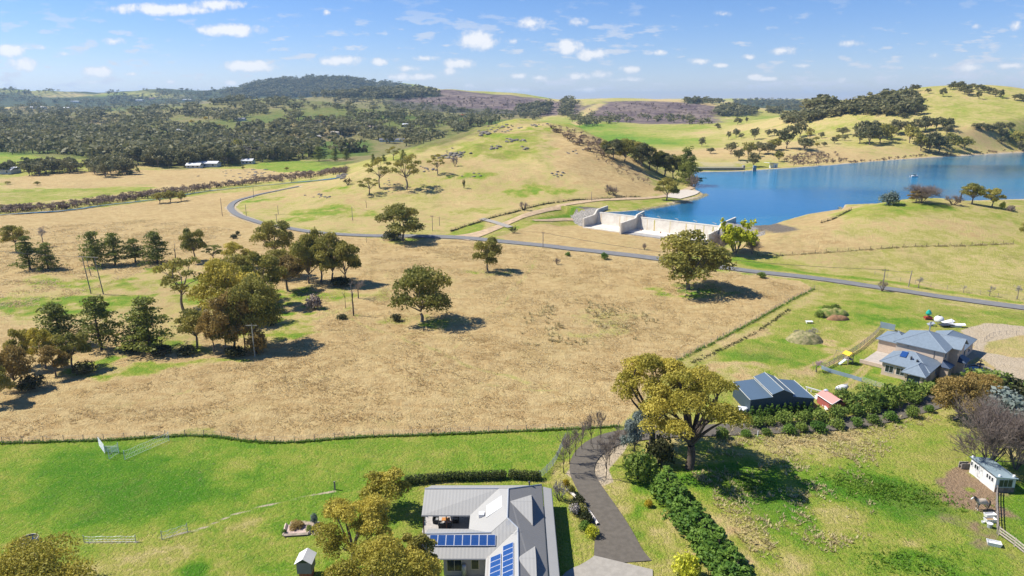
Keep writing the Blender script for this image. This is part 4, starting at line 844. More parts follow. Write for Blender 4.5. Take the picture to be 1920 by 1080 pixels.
# ---------------------------------------------------------------- building helpers
class B:
    """collects boxes, slabs and tubes for one mesh"""
    def __init__(s): s.V=[];s.F=[];s.n=0
    def raw(s,V,F): s.V+= [tuple(map(float,v)) for v in V];s.F+=[tuple(i+s.n for i in f) for f in F];s.n=len(s.V);return s
    def box(s,x0,x1,y0,y1,z0,z1,rz=0,c=None):
        V=[(x,y,z) for x in (x0,x1) for y in (y0,y1) for z in (z0,z1)]
        if rz:
            cx,cy=c or ((x0+x1)/2,(y0+y1)/2);ca,sa=math.cos(rz),math.sin(rz);V=[(cx+(x-cx)*ca-(y-cy)*sa,cy+(x-cx)*sa+(y-cy)*ca,z) for x,y,z in V]
        return s.raw(V,[(0,1,3,2),(4,6,7,5),(0,4,5,1),(2,3,7,6),(0,2,6,4),(1,5,7,3)])
    def slab(s,P,t=.1):
        P=[tuple(p) for p in P];a=np.array(P);n=len(P)
        nz=sum((a[i][0]*a[(i+1)%n][1]-a[(i+1)%n][0]*a[i][1]) for i in range(n))
        if nz<0: P=P[::-1]
        Q=[(x,y,z-t) for x,y,z in P]
        return s.raw(P+Q,[tuple(range(n)),tuple(range(2*n-1,n-1,-1))]+[(i,n+i,n+(i+1)%n,(i+1)%n) for i in range(n)])
    def bar(s,a,b,r=.05,k=4):
        m=MB();tube(m,[a,b],[r,r],k);V,F,_=m.arr();s.raw(V,F);n=s.n-len(V)
        s.F.append(tuple(n+i for i in range(k-1,-1,-1)));s.F.append(tuple(n+k+i for i in range(k)));return s
    def tubep(s,P,r,k=6):
        m=MB();tube(m,P,r,k);V,F,_=m.arr();s.raw(V,F);return s
    def lathe(s,c,prof,k=16):
        V=[];n=len(prof)
        for (r,z) in prof:
            for i in range(k): a=i*2*math.pi/k;V.append((c[0]+r*math.cos(a),c[1]+r*math.sin(a),c[2]+z))
        F=[(j*k+i,j*k+(i+1)%k,(j+1)*k+(i+1)%k,(j+1)*k+i) for j in range(n-1) for i in range(k)]
        return s.raw(V,F+[tuple(range(k-1,-1,-1)),tuple((n-1)*k+i for i in range(k))])
    def mk(s,name,m,par=None,smooth=False): return mesh(name,s.V,s.F,m,par,smooth=smooth)
def frame(O,b):
    """local (s,t,z) -> world, s along b, t to its right"""
    b=np.array(b,float)/np.linalg.norm(b);a=np.array([b[1],-b[0]])
    return lambda s_,t_,z:(O[0]+b[0]*s_+a[0]*t_,O[1]+b[1]*s_+a[1]*t_,O[2]+z)
def ribmat(name,col,axis,pitch=.25,rough=.42,metal=.35,dep=.03,var=.05):
    m=mat(name,col,rough,metal,.5);t=m.node_tree;p=t.nodes['Principled BSDF'];g=N(t,'ShaderNodeTexCoord').outputs['Object'];sp_=N(t,'ShaderNodeSeparateXYZ')
    mp=N(t,'ShaderNodeMapping');mp.inputs['Rotation'].default_value=(0,0,-axis);t.links.new(g,mp.inputs[0]);t.links.new(mp.outputs[0],sp_.inputs[0])
    w=mth(t,'SINE',mth(t,'MULTIPLY',sp_.outputs[0],2*math.pi/pitch));bmp=N(t,'ShaderNodeBump');bmp.inputs['Strength'].default_value=.14;bmp.inputs['Distance'].default_value=dep
    t.links.new(w,bmp.inputs['Height']);t.links.new(bmp.outputs[0],p.inputs['Normal'])
    nz=noise(t,g,.6,4,.6);t.links.new(mixc(t,nz,tuple(c*(1-var*2) for c in col),tuple(c*(1+var) for c in col)),p.inputs['Base Color']);return m
glass=mat('window_glass',(.02,.03,.04),.08,0,.6);white=mat('white_paint',(.72,.71,.68),.6,var=.06);cream=mat('cream_frame',(.62,.56,.42),.6);dkmetal=mat('dark_metal',(.05,.055,.06),.5,.3);timber=mat('weathered_timber',(.27,.235,.20),.9,var=.25,vscale=3);rtimber=mat('pale_timber',(.42,.36,.29),.9,var=.2,vscale=3)
pole_m=mat('pole_timber',(.25,.22,.19),.9,var=.2,vscale=2);gpole=mat('greenish_pole_timber',(.36,.37,.29),.85,var=.15);tuft=leafmat('tall_fence_grass',(.09,.13,.03),(.26,.25,.08))
def win(par,M,w,h,out,label=None,bars=1,fm=None,dp=.06):
    """window: frame with its pane; M(u,v,d) -> world, u along the wall, v up, d outwards"""
    f=B()
    def bx(u0,u1,v0,v1,d0,d1):
        V=[M(u,v,d) for u in (u0,u1) for v in (v0,v1) for d in (d0,d1)];f.raw(V,[(0,1,3,2),(4,6,7,5),(0,4,5,1),(2,3,7,6),(0,2,6,4),(1,5,7,3)])
    e=.07;bx(0,w,-e,0,0,dp);bx(0,w,h,h+e,0,dp);bx(-e,0,-e,h+e,0,dp);bx(w,w+e,-e,h+e,0,dp)
    for i in range(bars): x=w*(i+1)/(bars+1);bx(x-.025,x+.025,0,h,0,dp)
    o=f.mk('window',fm or white,par);g=B();g.raw([M(u,v,d) for u in (.001,w-.001) for v in (.001,h-.001) for d in (.004,.03)],[(0,1,3,2),(4,6,7,5),(0,4,5,1),(2,3,7,6),(0,2,6,4),(1,5,7,3)]);g.mk('pane',glass,o);return o
# ---------------------------------------------------------------- near house
zin_y=ribmat('zinc_roof_sheet_ribs_down_slope',(.345,.335,.305),0,.45,.65,.0);zin_x=ribmat('zinc_roof_sheet_ribs_across',(.36,.35,.32),math.pi/2,.45,.65,.0);zin_shade=ribmat('zinc_roof_sheet_painted_shade',(.195,.19,.178),math.pi/2,.45,.65,.0)  # right-hand slope sheet: shade away from the sun put into its darker colour
wallg=mat('grey_render_wall',(.40,.37,.33),.85,var=.06)
h1=thing('house','long grey metal-roofed house at the bottom with solar panels and two dormers','house',(0,70,0))
h1w=lambda V:[(x,y-70,z) for x,y,z in V]
def hb(P,t=.12): return B().slab(h1w(P),t)
hb([(-11.8,78.2,3.0),(-5.45,78.2,3.0),(-1.8,81.6,4.85),(-11.8,82.1,4.5)]).mk('roof',zin_y,h1)
hb([(-11.8,82.13,4.5),(-1.8,81.63,4.85),(-.5,80.95,5.2),(4.1,85.3,3.1),(-11.3,85.4,3.0)]).mk('roof',zin_y,h1)['label']='far roof slope over the verandah'
hb([(-5.45,78.2,3.02),(-5.45,75.2,3.0),(-2.62,72.68,4.27),(-.6,74.3,5.2),(-.5,80.9,5.2),(-1.8,81.58,4.85)]).mk('roof',zin_x,h1)
hb([(-.5,80.95,5.21),(4.15,85.3,3.15),(4.0,57,3.2),(.72,57,4.62),(.7,73.1,4.62),(-.57,74.3,5.21)]).mk('roof',zin_shade,h1)['label']='right-hand roof slope, its shade painted into a darker sheet'
hb([(-10.6,75.3,3.0),(-5.4,75.25,3.0),(-2.6,72.72,4.25),(-10.6,72.55,4.2)]).mk('roof',zin_y,h1)
hb([(-10.6,72.5,4.2),(-2.62,72.62,4.25),(-.6,74.25,5.18),(.68,73.05,4.6),(-3.1,69.7,2.78),(-10.0,69.7,2.78)]).mk('roof',zin_y,h1)
hb([(.68,73.0,4.6),(.68,57,4.6),(-3.1,57,2.78),(-3.1,69.68,2.78)]).mk('roof',zin_x,h1)['label']='bright inner roof slope that carries the block of panels'
hb([(4.3,85.2,2.95),(5.5,85.2,2.62),(5.35,57,2.62),(4.2,57,2.95)]).mk('verandah_roof',zin_x,h1)
r=B()
for a,b_ in (((-.5,80.9,5.24),(-.58,74.3,5.24)),((-.58,74.3,5.24),(.7,73.08,4.66)),((.7,73.08,4.66),(.7,57,4.66)),((-.5,80.9,5.24),(4.1,85.3,3.2)),((-11.8,82.1,4.55),(-1.8,81.6,4.9)),((-10.6,72.5,4.25),(-2.6,72.65,4.3))): r.bar(*h1w([a,b_]),.09,5)
r.mk('ridge_capping',mat('ridge_flashing',(.50,.52,.53),.45,.3),h1)
r=B()
for a,b_ in (((4.16,85.3,3.08),(4.05,57,3.1)),((5.52,85.2,2.56),(5.38,57,2.56)),((-10.0,69.66,2.72),(-3.1,69.66,2.72)),((-11.85,78.14,2.93),(-5.45,78.14,2.93))): r.bar(*h1w([a,b_]),.07,4)
r.mk('gutter',mat('gutter_steel',(.20,.21,.22),.5,.2),h1)
w=B();w.box(-8.2,-2.9,.2,5.0,-.2,2.72);w.mk('wall',wallg,h1)
w=B();w.box(-2.9,3.9,-13,4.0,-.2,2.95);w.raw([(-2.9,-13,2.95),(3.9,-13,3.0),(.7,-13,4.45)],[(0,1,2)]);w.mk('wall',wallg,h1)
w=B();w.box(-5.3,3.9,5.0,14.8,-.2,2.9);w.mk('wall',wallg,h1)
B().box(-11.9,-5.32,5.05,15,-.2,.12).mk('verandah_floor',mat('pale_pavers',(.42,.39,.36),.85,var=.12,vscale=3,bump=.1),h1)
for x in (-11.6,-8.6): B().box(x-.07,x+.07,8.25,8.39,.12,2.95).mk('post',mat('red_brown_post',(.10,.05,.035),.7),h1)
for y in (-11,-7,-3,1,5,9,13): B().box(5.2,5.3,y-.05,y+.05,0,2.55).mk('post',dkmetal,h1)
win(h1,lambda u,v,d:(-7.75+u,.2-d,.75+v),1.7,1.5,0,bars=1,fm=cream);win(h1,lambda u,v,d:(-4.85+u,.2-d,1.0+v),.85,1.25,0,bars=0,fm=cream)
B().lathe((-5.7,-.2,0),[(.3,0),(.3,1.75),(.2,1.9),(.03,1.93)],14).mk('hot_water_tank',mat('grey_tank_steel',(.42,.43,.44),.4,.4),h1,True)
pvm=mat('solar_cells',(.006,.022,.11),.16,0,.6);t=pvm.node_tree;pb=t.nodes['Principled BSDF'];gco=N(t,'ShaderNodeTexCoord').outputs['Object'];bk=N(t,'ShaderNodeTexBrick');bk.offset=0
for k_,v_ in (('Scale',1.),('Mortar Size',.012),('Brick Width',.16),('Row Height',.16)): bk.inputs[k_].default_value=v_
bk.inputs['Color1'].default_value=(.010,.055,.20,1);bk.inputs['Color2'].default_value=(.012,.06,.22,1);bk.inputs['Mortar'].default_value=(.05,.10,.24,1);t.links.new(gco,bk.inputs[0]);t.links.new(bk.outputs[0],pb.inputs['Base Color'])
alum=mat('aluminium_frame',(.70,.72,.74),.35,.5)
def panel(o,u,v,w,h):
    """solar panel: o corner, u,v unit vectors in the roof plane"""
    o,u,v=map(np.array,(o,u,v));n=np.cross(u,v);n=n if n[2]>0 else -n
    def bb(u0,u1,v0,v1,n0,n1,b_): 
        V=[o+u*a+v*c_+n*d for a in (u0,u1) for c_ in (v0,v1) for d in (n0,n1)];b_.raw(V,[(0,1,3,2),(4,6,7,5),(0,4,5,1),(2,3,7,6),(0,2,6,4),(1,5,7,3)])
    e=.045;f=B();bb(0,w,0,e,.06,.13,f);bb(0,w,h-e,h,.06,.13,f);bb(0,e,e,h-e,.06,.13,f);bb(w-e,w,e,h-e,.06,.13,f);pn=f.mk('solar_panel',alum,h1);g_=B();bb(e,w-e,e,h-e,.07,.115,g_);g_.mk('cells',pvm,pn)
vy=np.array([0,1,.52]);vy/=np.linalg.norm(vy)
for i in range(8): panel((-2.98-i*1.0,1.05,2.78+.52*1.35+.03),(1,0,0),vy,.985,1.42)
vx=np.array([1,0,.4815]);vx/=np.linalg.norm(vx)
for i in range(9): panel((-1.05,-.45-i*.98,4.6-.4815*1.73+.03),vx,(0,1,0),1.4,.95)
for i in range(8): panel((-2.5,-1.6-i*.98,4.6-.4815*3.18+.03),vx,(0,1,0),1.4,.95)
def dormer(xt,yr,zr,xe,hw,ze):
    d=B();d.slab([(xt,yr-70,zr),(xe,yr-70,zr),(xe,yr-hw-70,ze+.1)],.07);o=d.mk('dormer',zin_y,h1);d=B();d.slab([(xt,yr-70.0+.02,zr),(xe,yr-70+.02,zr),(xe,yr+hw-70,ze+.1)],.07);d.mk('dormer_roof',zin_y,o)
    d=B();d.raw([(xe-.08,yr-hw-70,ze),(xe-.08,yr+hw-70,ze),(xe-.08,yr-70,zr-.08),(xe-.2,yr-hw-70,ze),(xe-.2,yr+hw-70,ze),(xe-.2,yr-70,zr-.08)],[(0,1,2),(5,4,3),(0,3,4,1),(1,4,5,2),(2,5,3,0)]);d.mk('gable_wall',wallg,o)
dormer(-.25,78.1,5.12,2.6,3.4,3.85);dormer(.6,67.3,4.66,2.75,3.3,3.75)
B().slab([(-3.3,78.6-70,4.16),(-1.35,79.6-70,5.02),(-1.35,77.1-70,4.96),(-3.3,76.1-70,4.1)],.02).mk('roof_light_sheet',mat('translucent_sheet',(.78,.79,.78),.4),h1)
B().box(-4.25,-3.55,6.6,7.4,3.3,4.15).mk('roof_cooler',white,h1)
B().lathe((2.4,14.0,3.6),[(.1,0),(.1,.7),(.17,.72),(.17,.85),(.02,.95)],10).mk('flue',dkmetal,h1)
a=B();a.bar((-.4,2.5,4.6),(-.4,2.5,6.2),.02);[a.bar((-.7+.0,2.5-.35,5.5+.15*i),(-.1,2.5+.35,5.5+.15*i),.012) for i in range(5)];a.mk('antenna',alum,h1)
def armchair(label,x,y,z,rz,w=.8):
    o=thing('outdoor_sofa' if w>1 else 'armchair',label,'sofa' if w>1 else 'armchair',(x,y,z),rz);wk=mat('black_wicker',(.03,.03,.032),.8)
    B().box(-w/2,w/2,-.38,.38,.08,.4).mk('seat',wk,o);B().box(-w/2,w/2,.3,.42,.402,.85).mk('backrest',wk,o);cu=mat('grey_cushion',(.25,.26,.27),.9)
    for s_ in (-1,1): B().box(s_*w/2-.06,s_*w/2+.06,-.38,.298,.402,.62).mk('armrest',wk,o)
    B().box(-w/2+.08,w/2-.08,-.34,.28,.404,.5).mk('cushion',cu,o)
armchair('black wicker armchair with a grey cushion at the left of the verandah table',-10.3,80.9,.12,math.pi/2,.85);armchair('black wicker armchair at the right of the verandah table',-7.6,81.0,.12,-math.pi/2,.95);armchair('long black wicker sofa on the near side of the verandah table',-8.95,79.75,.12,math.pi,1.7)
o=thing('coffee_table','small orange timber table under the verandah roof','table',(-8.95,81.0,.12));om=mat('orange_timber',(.50,.22,.06),.5);B().box(-.55,.55,-.35,.35,.4,.46).mk('tabletop',om,o)
for x in (-.5,.5):
    for y in (-.3,.3): B().box(x-.03,x+.03,y-.03,y+.03,0,.4).mk('leg',om,o)
# ---------------------------------------------------------------- blue shed, red shed and their clutter
def zP(u,v): p_=PX(u,v);return p_
sh=(43.2,113.9,float(H1(49,117)));M_=frame(sh,(1,.06));blu=ribmat('steel_blue_roof_sheet',(.10,.15,.20),.06,.3,.45,.2);blw=ribmat('dark_blue_wall_sheet',(.035,.06,.085),.06,.3,.6,.1)
o=thing('shed','dark blue steel shed with a raised middle roof above the lane','shed',sh);L_=lambda s_,t_,z:tuple(np.array(M_(s_,-t_,z))-np.array(sh))
D_=8.2
prof=[(0,0),(0,3.0),(4.0,3.45),(4.0,3.95),(5.9,4.75),(7.8,3.95),(7.8,3.45),(11.8,3.0),(11.8,0)]
V=[L_(s_,0,z-.08 if z>0 else -.3) for s_,z in prof]+[L_(s_,D_,z-.08 if z>0 else -.3) for s_,z in prof];n=len(prof)
B().raw(V,[tuple(range(n-1,-1,-1)),tuple(range(n,2*n))]+[(i,i+1,n+i+1,n+i) for i in range(n-1)]).mk('wall',blw,o)
for (a,b_) in (((-.15,3.0),(3.98,3.46)),((3.85,3.95),(5.9,4.82)),((5.9,4.82),(7.95,3.95)),((7.82,3.46),(11.95,3.0))):
    B().slab([L_(a[0],-.12,a[1]),L_(b_[0],-.12,b_[1]),L_(b_[0],D_+.12,b_[1]),L_(a[0],D_+.12,a[1])],.06).mk('roof',blu,o)
tr=B()
for s_,z in ((-.15,3.02),(4.0,3.5),(5.9,4.86),(7.82,3.5),(11.95,3.02),(3.85,3.97),(7.95,3.97)): tr.bar(L_(s_,-.14,z),L_(s_,D_+.14,z),.05)
tr.mk('roof_trim',mat('cream_trim',(.55,.54,.47),.6),o)
P=PX(1391,778);o=thing('parked_car','white car parked at the left end of the blue shed','car',P,1.2);cw=mat('white_car_paint',(.75,.76,.77),.25,0,.6)
b_=B();b_.raw([(x,y,z) for x,z in ((-2.1,.35),(-2.15,.8),(-1.9,1.0),(1.0,1.0),(2.0,.85),(2.15,.6),(2.1,.35)) for y in (-.85,.85)],[(0,2,4,6,8,10,12),(13,11,9,7,5,3,1)]+[(2*i,2*i+1,2*i+3,2*i+2) for i in range(6)]+[(12,13,1,0)]);b_.mk('body',cw,o)
b_=B();b_.raw([(-1.8,-.78,1.0),(-1.8,.78,1.0),(1.0,.78,1.0),(1.0,-.78,1.0),(-1.45,-.65,1.5),(-1.45,.65,1.5),(.35,.65,1.5),(.35,-.65,1.5)],[(0,1,5,4),(1,2,6,5),(2,3,7,6),(3,0,4,7)]);b_.mk('window',glass,o);B().box(-1.5,.4,-.68,.68,1.5,1.54).mk('roof',cw,o)
for x in (-1.3,1.35):
    for y in (-.86,.66): q=B().tubep([(x,y,.33),(x,y+.2,.33)],[.33,.33],14);q.F+=[tuple(range(13,-1,-1)),tuple(range(14,28))];q.mk('wheel',dkmetal,o)
P=PX(1557,763);o=thing('small_shed','small shed with a faded red gable roof beside the blue shed','shed',P,.2);o.scale=(.8,.8,.8);rm=ribmat('faded_red_roof_sheet',(.56,.25,.21),0,.3,.7,0)
B().box(-1.7,1.7,-2.7,2.7,-.2,2.2).mk('wall',mat('red_shed_wall',(.36,.10,.08),.7),o)
B().slab([(-2.0,-2.9,2.15),(0,-2.9,3.2),(0,2.9,3.2),(-2.0,2.9,2.15)],.06).mk('roof',rm,o);B().slab([(2.0,-2.9,2.15),(0.01,-2.9,3.2),(0.01,2.9,3.2),(2.0,2.9,2.15)],.06).mk('roof',rm,o)
B().bar((-2.0,-2.95,2.15),(0,-2.95,3.25),.09).bar((-2.05,-2.95,2.2),(-2.05,2.95,2.2),.09).mk('barge_board',white,o);B().lathe((0,2.2,3.1),[(.5,0),(.5,.25),(.1,.5)],12).mk('roof_vent',alum,o)
for i,(u,v) in enumerate([(1534,748),(1540,755),(1546,761),(1552,768)]):
    P=PX(u,v);tag(B().slab([(-.55,-.5,.25),(.55,-.5,.25),(.55,.5,.55),(-.55,.5,.55)],.12).box(-.5,.5,-.4,.4,-.1,.2).mk('white_panel',white),'white flat panel in the row leaning by the red shed','panel','white panels by the red shed').location=P
P=PX(1578,727);o=thing('dinghy','upturned white dinghy lying on the grass above the red shed','boat',P,.5)
V=[];F=[];nn=9
for i in range(nn):
    q=i/(nn-1)*2-1;wd=.75*max(.05,1-abs(q)**2.6);hh=.55*(1-.45*abs(q)**2)
    for j in range(7): a=math.pi*j/6;V.append((q*1.9,-math.cos(a)*wd,math.sin(a)*hh))
F=[(i*7+j,i*7+j+1,(i+1)*7+j+1,(i+1)*7+j) for i in range(nn-1) for j in range(6)];mesh('hull',V,F,white,o,smooth=True);B().bar((-1.9,0,.35),(1.9,0,.58),.05).mk('keel',alum,o)
a_=PX(1511,733);b_=PX(1541,740);o=thing('timber_beam','long white timber beam on short legs left of the red shed','beam',a_);dx=np.array(b_)-np.array(a_)
B().raw([tuple(np.array(v)) for v in [(0,0,.7),(0,.25,.7),(0,0,.9),(0,.25,.9),(dx[0],dx[1],.5),(dx[0],dx[1]+.25,.5),(dx[0],dx[1],.7),(dx[0],dx[1]+.25,.7)]],[(0,1,3,2),(4,6,7,5),(0,4,5,1),(2,3,7,6),(0,2,6,4),(1,5,7,3)]).mk('beam',white,o)
for q in (.08,.35,.9): B().box(dx[0]*q-.06,dx[0]*q+.06,dx[1]*q,dx[1]*q+.2,-.1,.55).mk('leg',white,o)
# ---------------------------------------------------------------- two-storey house
O2=(76.6,133.4,H1(85,135));M2=frame((0,0,0),(.72,.694));ang=math.atan2(.694,.72)
h2=thing('house','cream two-storey house with blue-grey hip roofs and bay windows on the right','house',O2)
slate=mat('blue_grey_roof_tiles',(.18,.225,.265),.55,0,.4,var=.08,vscale=2,bump=.25,bscale=6);brick=mat('cream_brick',(.56,.44,.33),.85,var=.08,vscale=2);navy=mat('navy_roof_sheet',(.03,.05,.09),.4,.2)
def wbox(s0,s1,t0,t1,z0,z1,name='wall',m=brick): V=[M2(s_,t_,z) for s_ in (s0,s1) for t_ in (t0,t1) for z in (z0,z1)];return B().raw(V,[(0,1,3,2),(4,6,7,5),(0,4,5,1),(2,3,7,6),(0,2,6,4),(1,5,7,3)]).mk(name,m,h2)
def hip(s0,s1,t0,t1,z0,z1,along,r0=1,r1=1,m=slate,ov=.5):
    """hip roof (r0/r1=0 gives a gable at that end)"""
    s0-=ov;s1+=ov;t0-=ov;t1+=ov;fs=[]
    if along=='s': d=(t1-t0)/2;a=(s0+d*r0,(t0+t1)/2);b__=(s1-d*r1,(t0+t1)/2);q=[(s0,t0),(s1,t0),(s1,t1),(s0,t1)]
    else: d=(s1-s0)/2;a=((s0+s1)/2,t0+d*r0);b__=((s0+s1)/2,t1-d*r1);q=[(s1,t0),(s1,t1),(s0,t1),(s0,t0)]
    A=M2(*a,z1);Bq=M2(*b__,z1);Q=[M2(*k,z0) for k in q];r_=B();r_.slab([Q[0],Q[1],Bq,A],.14);r_.slab([Q[2],Q[3],A,Bq],.14)
    r_.slab([Q[3],Q[0],A],.14) if r0 else None;r_.slab([Q[1],Q[2],Bq],.14) if r1 else None
    o=r_.mk('roof',m,h2);c=B()
    for x,y in ((A,Bq),(A,Q[0]),(A,Q[3]),(Bq,Q[1]),(Bq,Q[2])): c.bar(x,y,.07,5)
    c.mk('ridge_tiles',mat('ridge_tile_line',(.22,.26,.30),.6),o);return o
for (s0,s1,t0,t1,z0,z1,al,e0,e1) in ((.5,8.0,.5,9.0,3.0,5.2,'t',1,1),(-2.2,3.0,5.5,9.0,2.8,4.3,'s',1,1),(7.6,17,.6,9.6,5.6,7.9,'s',1,1),(17,29.5,3.0,10.2,3.1,5.2,'s',1,1),(14.5,21.0,-5.0,1.0,3.1,4.8,'t',1,1),(12,16.5,4.5,11.2,5.5,7.2,'t',1,0)):
    hip(s0,s1,t0,t1,z0,z1,al,e0,e1)
    if (s0,s1)!=(-2.2,3.0): wbox(s0,s1,t0,t1,-.3,z0-.16)
    else:
        wbox(s0,s0+.4,8.4,9,-.3,z0-.16,'porch_pier');wbox(s0,s0+.4,5.5,6.1,-.3,z0-.16,'porch_pier');wbox(.4,.6,5.5,9,-.3,z0-.16);wbox(s0,3,8.8,9.0,-.3,z0-.16)
        wbox(s0+.1,s0+.2,6.1,8.4,-.3,2.3,'garage_door',mat('dark_blue_door',(.04,.07,.10),.5))
B().raw([M2(12.1,11.2,5.3),M2(16.4,11.2,5.3),M2(14.25,11.2,7.0)],[(0,1,2)]).mk('gable_wall',brick,h2)
wbox(6.9,9.4,9.6,11.0,-.3,2.6,'bay_wall');wbox(12.6,15.6,11.2,12.4,-.3,2.6,'bay_wall')
for (s0,s1,t0,t1) in ((6.6,9.7,9.6,11.4),(12.3,15.9,11.2,12.8)):
    B().slab([M2(s0,t1,2.6),M2(s1,t1,2.6),M2(s1-.9,t0,3.6),M2(s0+.9,t0,3.6)],.1).slab([M2(s0,t1,2.6),M2(s0+.9,t0,3.6),M2(s0,t0,2.6)],.1).slab([M2(s1,t1,2.6),M2(s1,t0,2.6),M2(s1-.9,t0,3.6)],.1).mk('bay_roof',navy,h2)
def w2(s_,t_,z,w,h,ax,bars=1):
    if ax=='t': win(h2,lambda u,v,d:M2(s_+u,t_+d,z+v),w,h,0,bars=bars)
    else: win(h2,lambda u,v,d:M2(s_-d,t_+u,z+v),w,h,0,bars=bars)
for a in ((7.4,11.0,.6,1.5,1.6,'t'),(13.2,12.4,.6,1.8,1.6,'t'),(18.5,10.2,.8,1.2,1.5,'t'),(21.5,10.2,.8,1.6,1.5,'t'),(25.5,10.2,.8,1.6,1.5,'t'),(8.6,9.6,3.8,1.2,1.3,'t'),(13.6,11.2,3.6,1.3,1.4,'t'),(.5,1.2,.9,1.5,1.4,'s'),(.5,3.3,.9,1.5,1.4,'s'),(.5,5.0,.9,.5,1.4,'s'),(5.5,9.0,.9,1.2,1.3,'t')): w2(*a)
B().lathe(M2(17.5,4.0,4.6),[(.12,0),(.12,3.6),(.2,3.65),(.2,3.9)],10).mk('flue',mat('galvanised_flue',(.40,.42,.44),.4,.5),h2)
for (s_,t_,z) in ((2.2,5.2,4.3),(2.0,6.4,4.0)): B().lathe(M2(s_,t_,z-.3),[(.16,0),(.16,.6),(.28,.65),(.05,.85)],10).mk('roof_vent',dkmetal,h2)
B().slab([M2(2.2,3.0,4.32),M2(3.7,3.0,5.05),M2(3.7,4.2,5.05),M2(2.2,4.2,4.32)],.05).mk('roof_solar_collector',pvm,h2)
for (s_,t_,z0,z1) in ((9.0,.55,0,5.4),(7.55,8.0,3.1,5.4),(7.55,3.0,4.9,5.4)): B().bar(M2(s_,t_-.1,z0),M2(s_,t_-.1,z1),.05).mk('downpipe',mat('dark_downpipe',(.10,.11,.12),.5),h2)
wbox(4.0,14.4,-5.0,.4,-.2,.12,'patio',mat('pale_patio',(.42,.37,.31),.85,var=.1))
wbox(3.9,4.2,-5.0,.4,.12,.9,'patio_wall')
# yard things
def pt(u,v,z=0): p_=PX(u,v);return (p_[0],p_[1],p_[2]+z)
def fence(name,label,pts,h,step,m,rails=3,rr=.025,pr=.06,cat='fence',wid=None,mesh_=False,world=False,gap=0):
    """post-and-rail or wire fence along ground points; posts are parts"""
    P=dens(pts if world else [PXY(*q) for q in pts],step);P=P if len(P)>1 else P;O=P[0];oz=H1(*O);o=thing(name,label,cat,(O[0],O[1],oz));Zs=H(P[:,0],P[:,1])
    d=np.concatenate([[0],np.cumsum(np.linalg.norm(np.diff(P,axis=0),axis=1))]);npst=min(99,max(2,int(d[-1]/step)+1));dd=np.linspace(0,d[-1],npst)
    X=np.interp(dd,d,P[:,0]);Y=np.interp(dd,d,P[:,1]);Z=H(X,Y)
    rl=B()
    for k in range(npst):
        p_=B().bar((X[k]-O[0],Y[k]-O[1],Z[k]-oz-.3),(X[k]-O[0],Y[k]-O[1],Z[k]-oz+h+.08),pr,4).mk('post',m,o)
    for j in range(rails):
        z=h*(j+1)/rails-.06
        if wid:
            for k in range(npst-1):
                a=np.array([X[k],Y[k]])-O;b_=np.array([X[k+1],Y[k+1]])-O;q=(b_-a)/np.linalg.norm(b_-a);nn=np.array([-q[1],q[0]])*.03;za=Z[k]-oz+z;zb=Z[k+1]-oz+z
                V=[(*(a+nn),za-wid/2),(*(a-nn),za-wid/2),(*(a+nn),za+wid/2),(*(a-nn),za+wid/2),(*(b_+nn),zb-wid/2),(*(b_-nn),zb-wid/2),(*(b_+nn),zb+wid/2),(*(b_-nn),zb+wid/2)]
                rl.raw(V,[(0,1,3,2),(4,6,7,5),(0,4,5,1),(2,3,7,6),(0,2,6,4),(1,5,7,3)])
        else: rl.tubep(np.stack([X-O[0],Y-O[1],Z-oz+z],1),np.full(npst,rr),3)
    if mesh_:
        q=0
        for s_ in np.arange(0,d[-1],.5):
            x,y=np.interp(s_,d,P[:,0]),np.interp(s_,d,P[:,1]);x2,y2=np.interp(s_+.5,d,P[:,0]),np.interp(s_+.5,d,P[:,1]);z=H1(x,y)-oz
            rl.bar((x-O[0],y-O[1],z),(x-O[0],y-O[1],z+h),.012,3);rl.bar((x-O[0],y-O[1],z),(x2-O[0],y2-O[1],z+h),.01,3)
    rl.mk('rail' if wid else 'wire',m,o);return o
gsteel=mat('galvanised_wire',(.42,.45,.46),.5,.3);bgrey=mat('blue_grey_fence_sheet',(.22,.29,.34),.6)
fence('paling_fence','dark timber fence on the left side of the big house yard',[(1545,694),(1575,676),(1610,655),(1640,630),(1650,618)],1.3,2.4,timber,3,wid=.14)
fence('sheet_fence','short blue-grey sheet fence at the top corner of the yard',[(1650,614),(1664,617),(1677,620)],1.5,1.5,bgrey,8,wid=.2)
fence('yard_fence','grey sheet fence along the lower edge of the yard',[(1540,692),(1560,700),(1590,708),(1615,716)],.8,2.0,bgrey,4,wid=.19)
fence('wire_fence','pale wire fence below the lawn of the big house',[(1615,716),(1640,724),(1668,732)],1.1,2.2,gsteel,4,mesh_=True)
P=PX(1589,681);o=thing('play_tower','timber play tower with a yellow canopy and a pale slide on the lawn','play tower',P,.4);o.scale=(.85,.85,.85)
for x in (-.8,.8):
    for y in (-.8,.8): B().box(x-.07,x+.07,y-.07,y+.07,-.2,2.6).mk('post',timber,o)
B().box(-.9,.9,-.9,.9,1.2,1.32).mk('platform',timber,o);yc=mat('yellow_canopy',(.72,.45,.03),.7);B().slab([(-1.1,-1.1,2.5),(0,-1.1,3.2),(0,1.1,3.2),(-1.1,1.1,2.5)],.05).slab([(1.1,-1.1,2.5),(0.01,-1.1,3.2),(.01,1.1,3.2),(1.1,1.1,2.5)],.05).mk('canopy',yc,o)
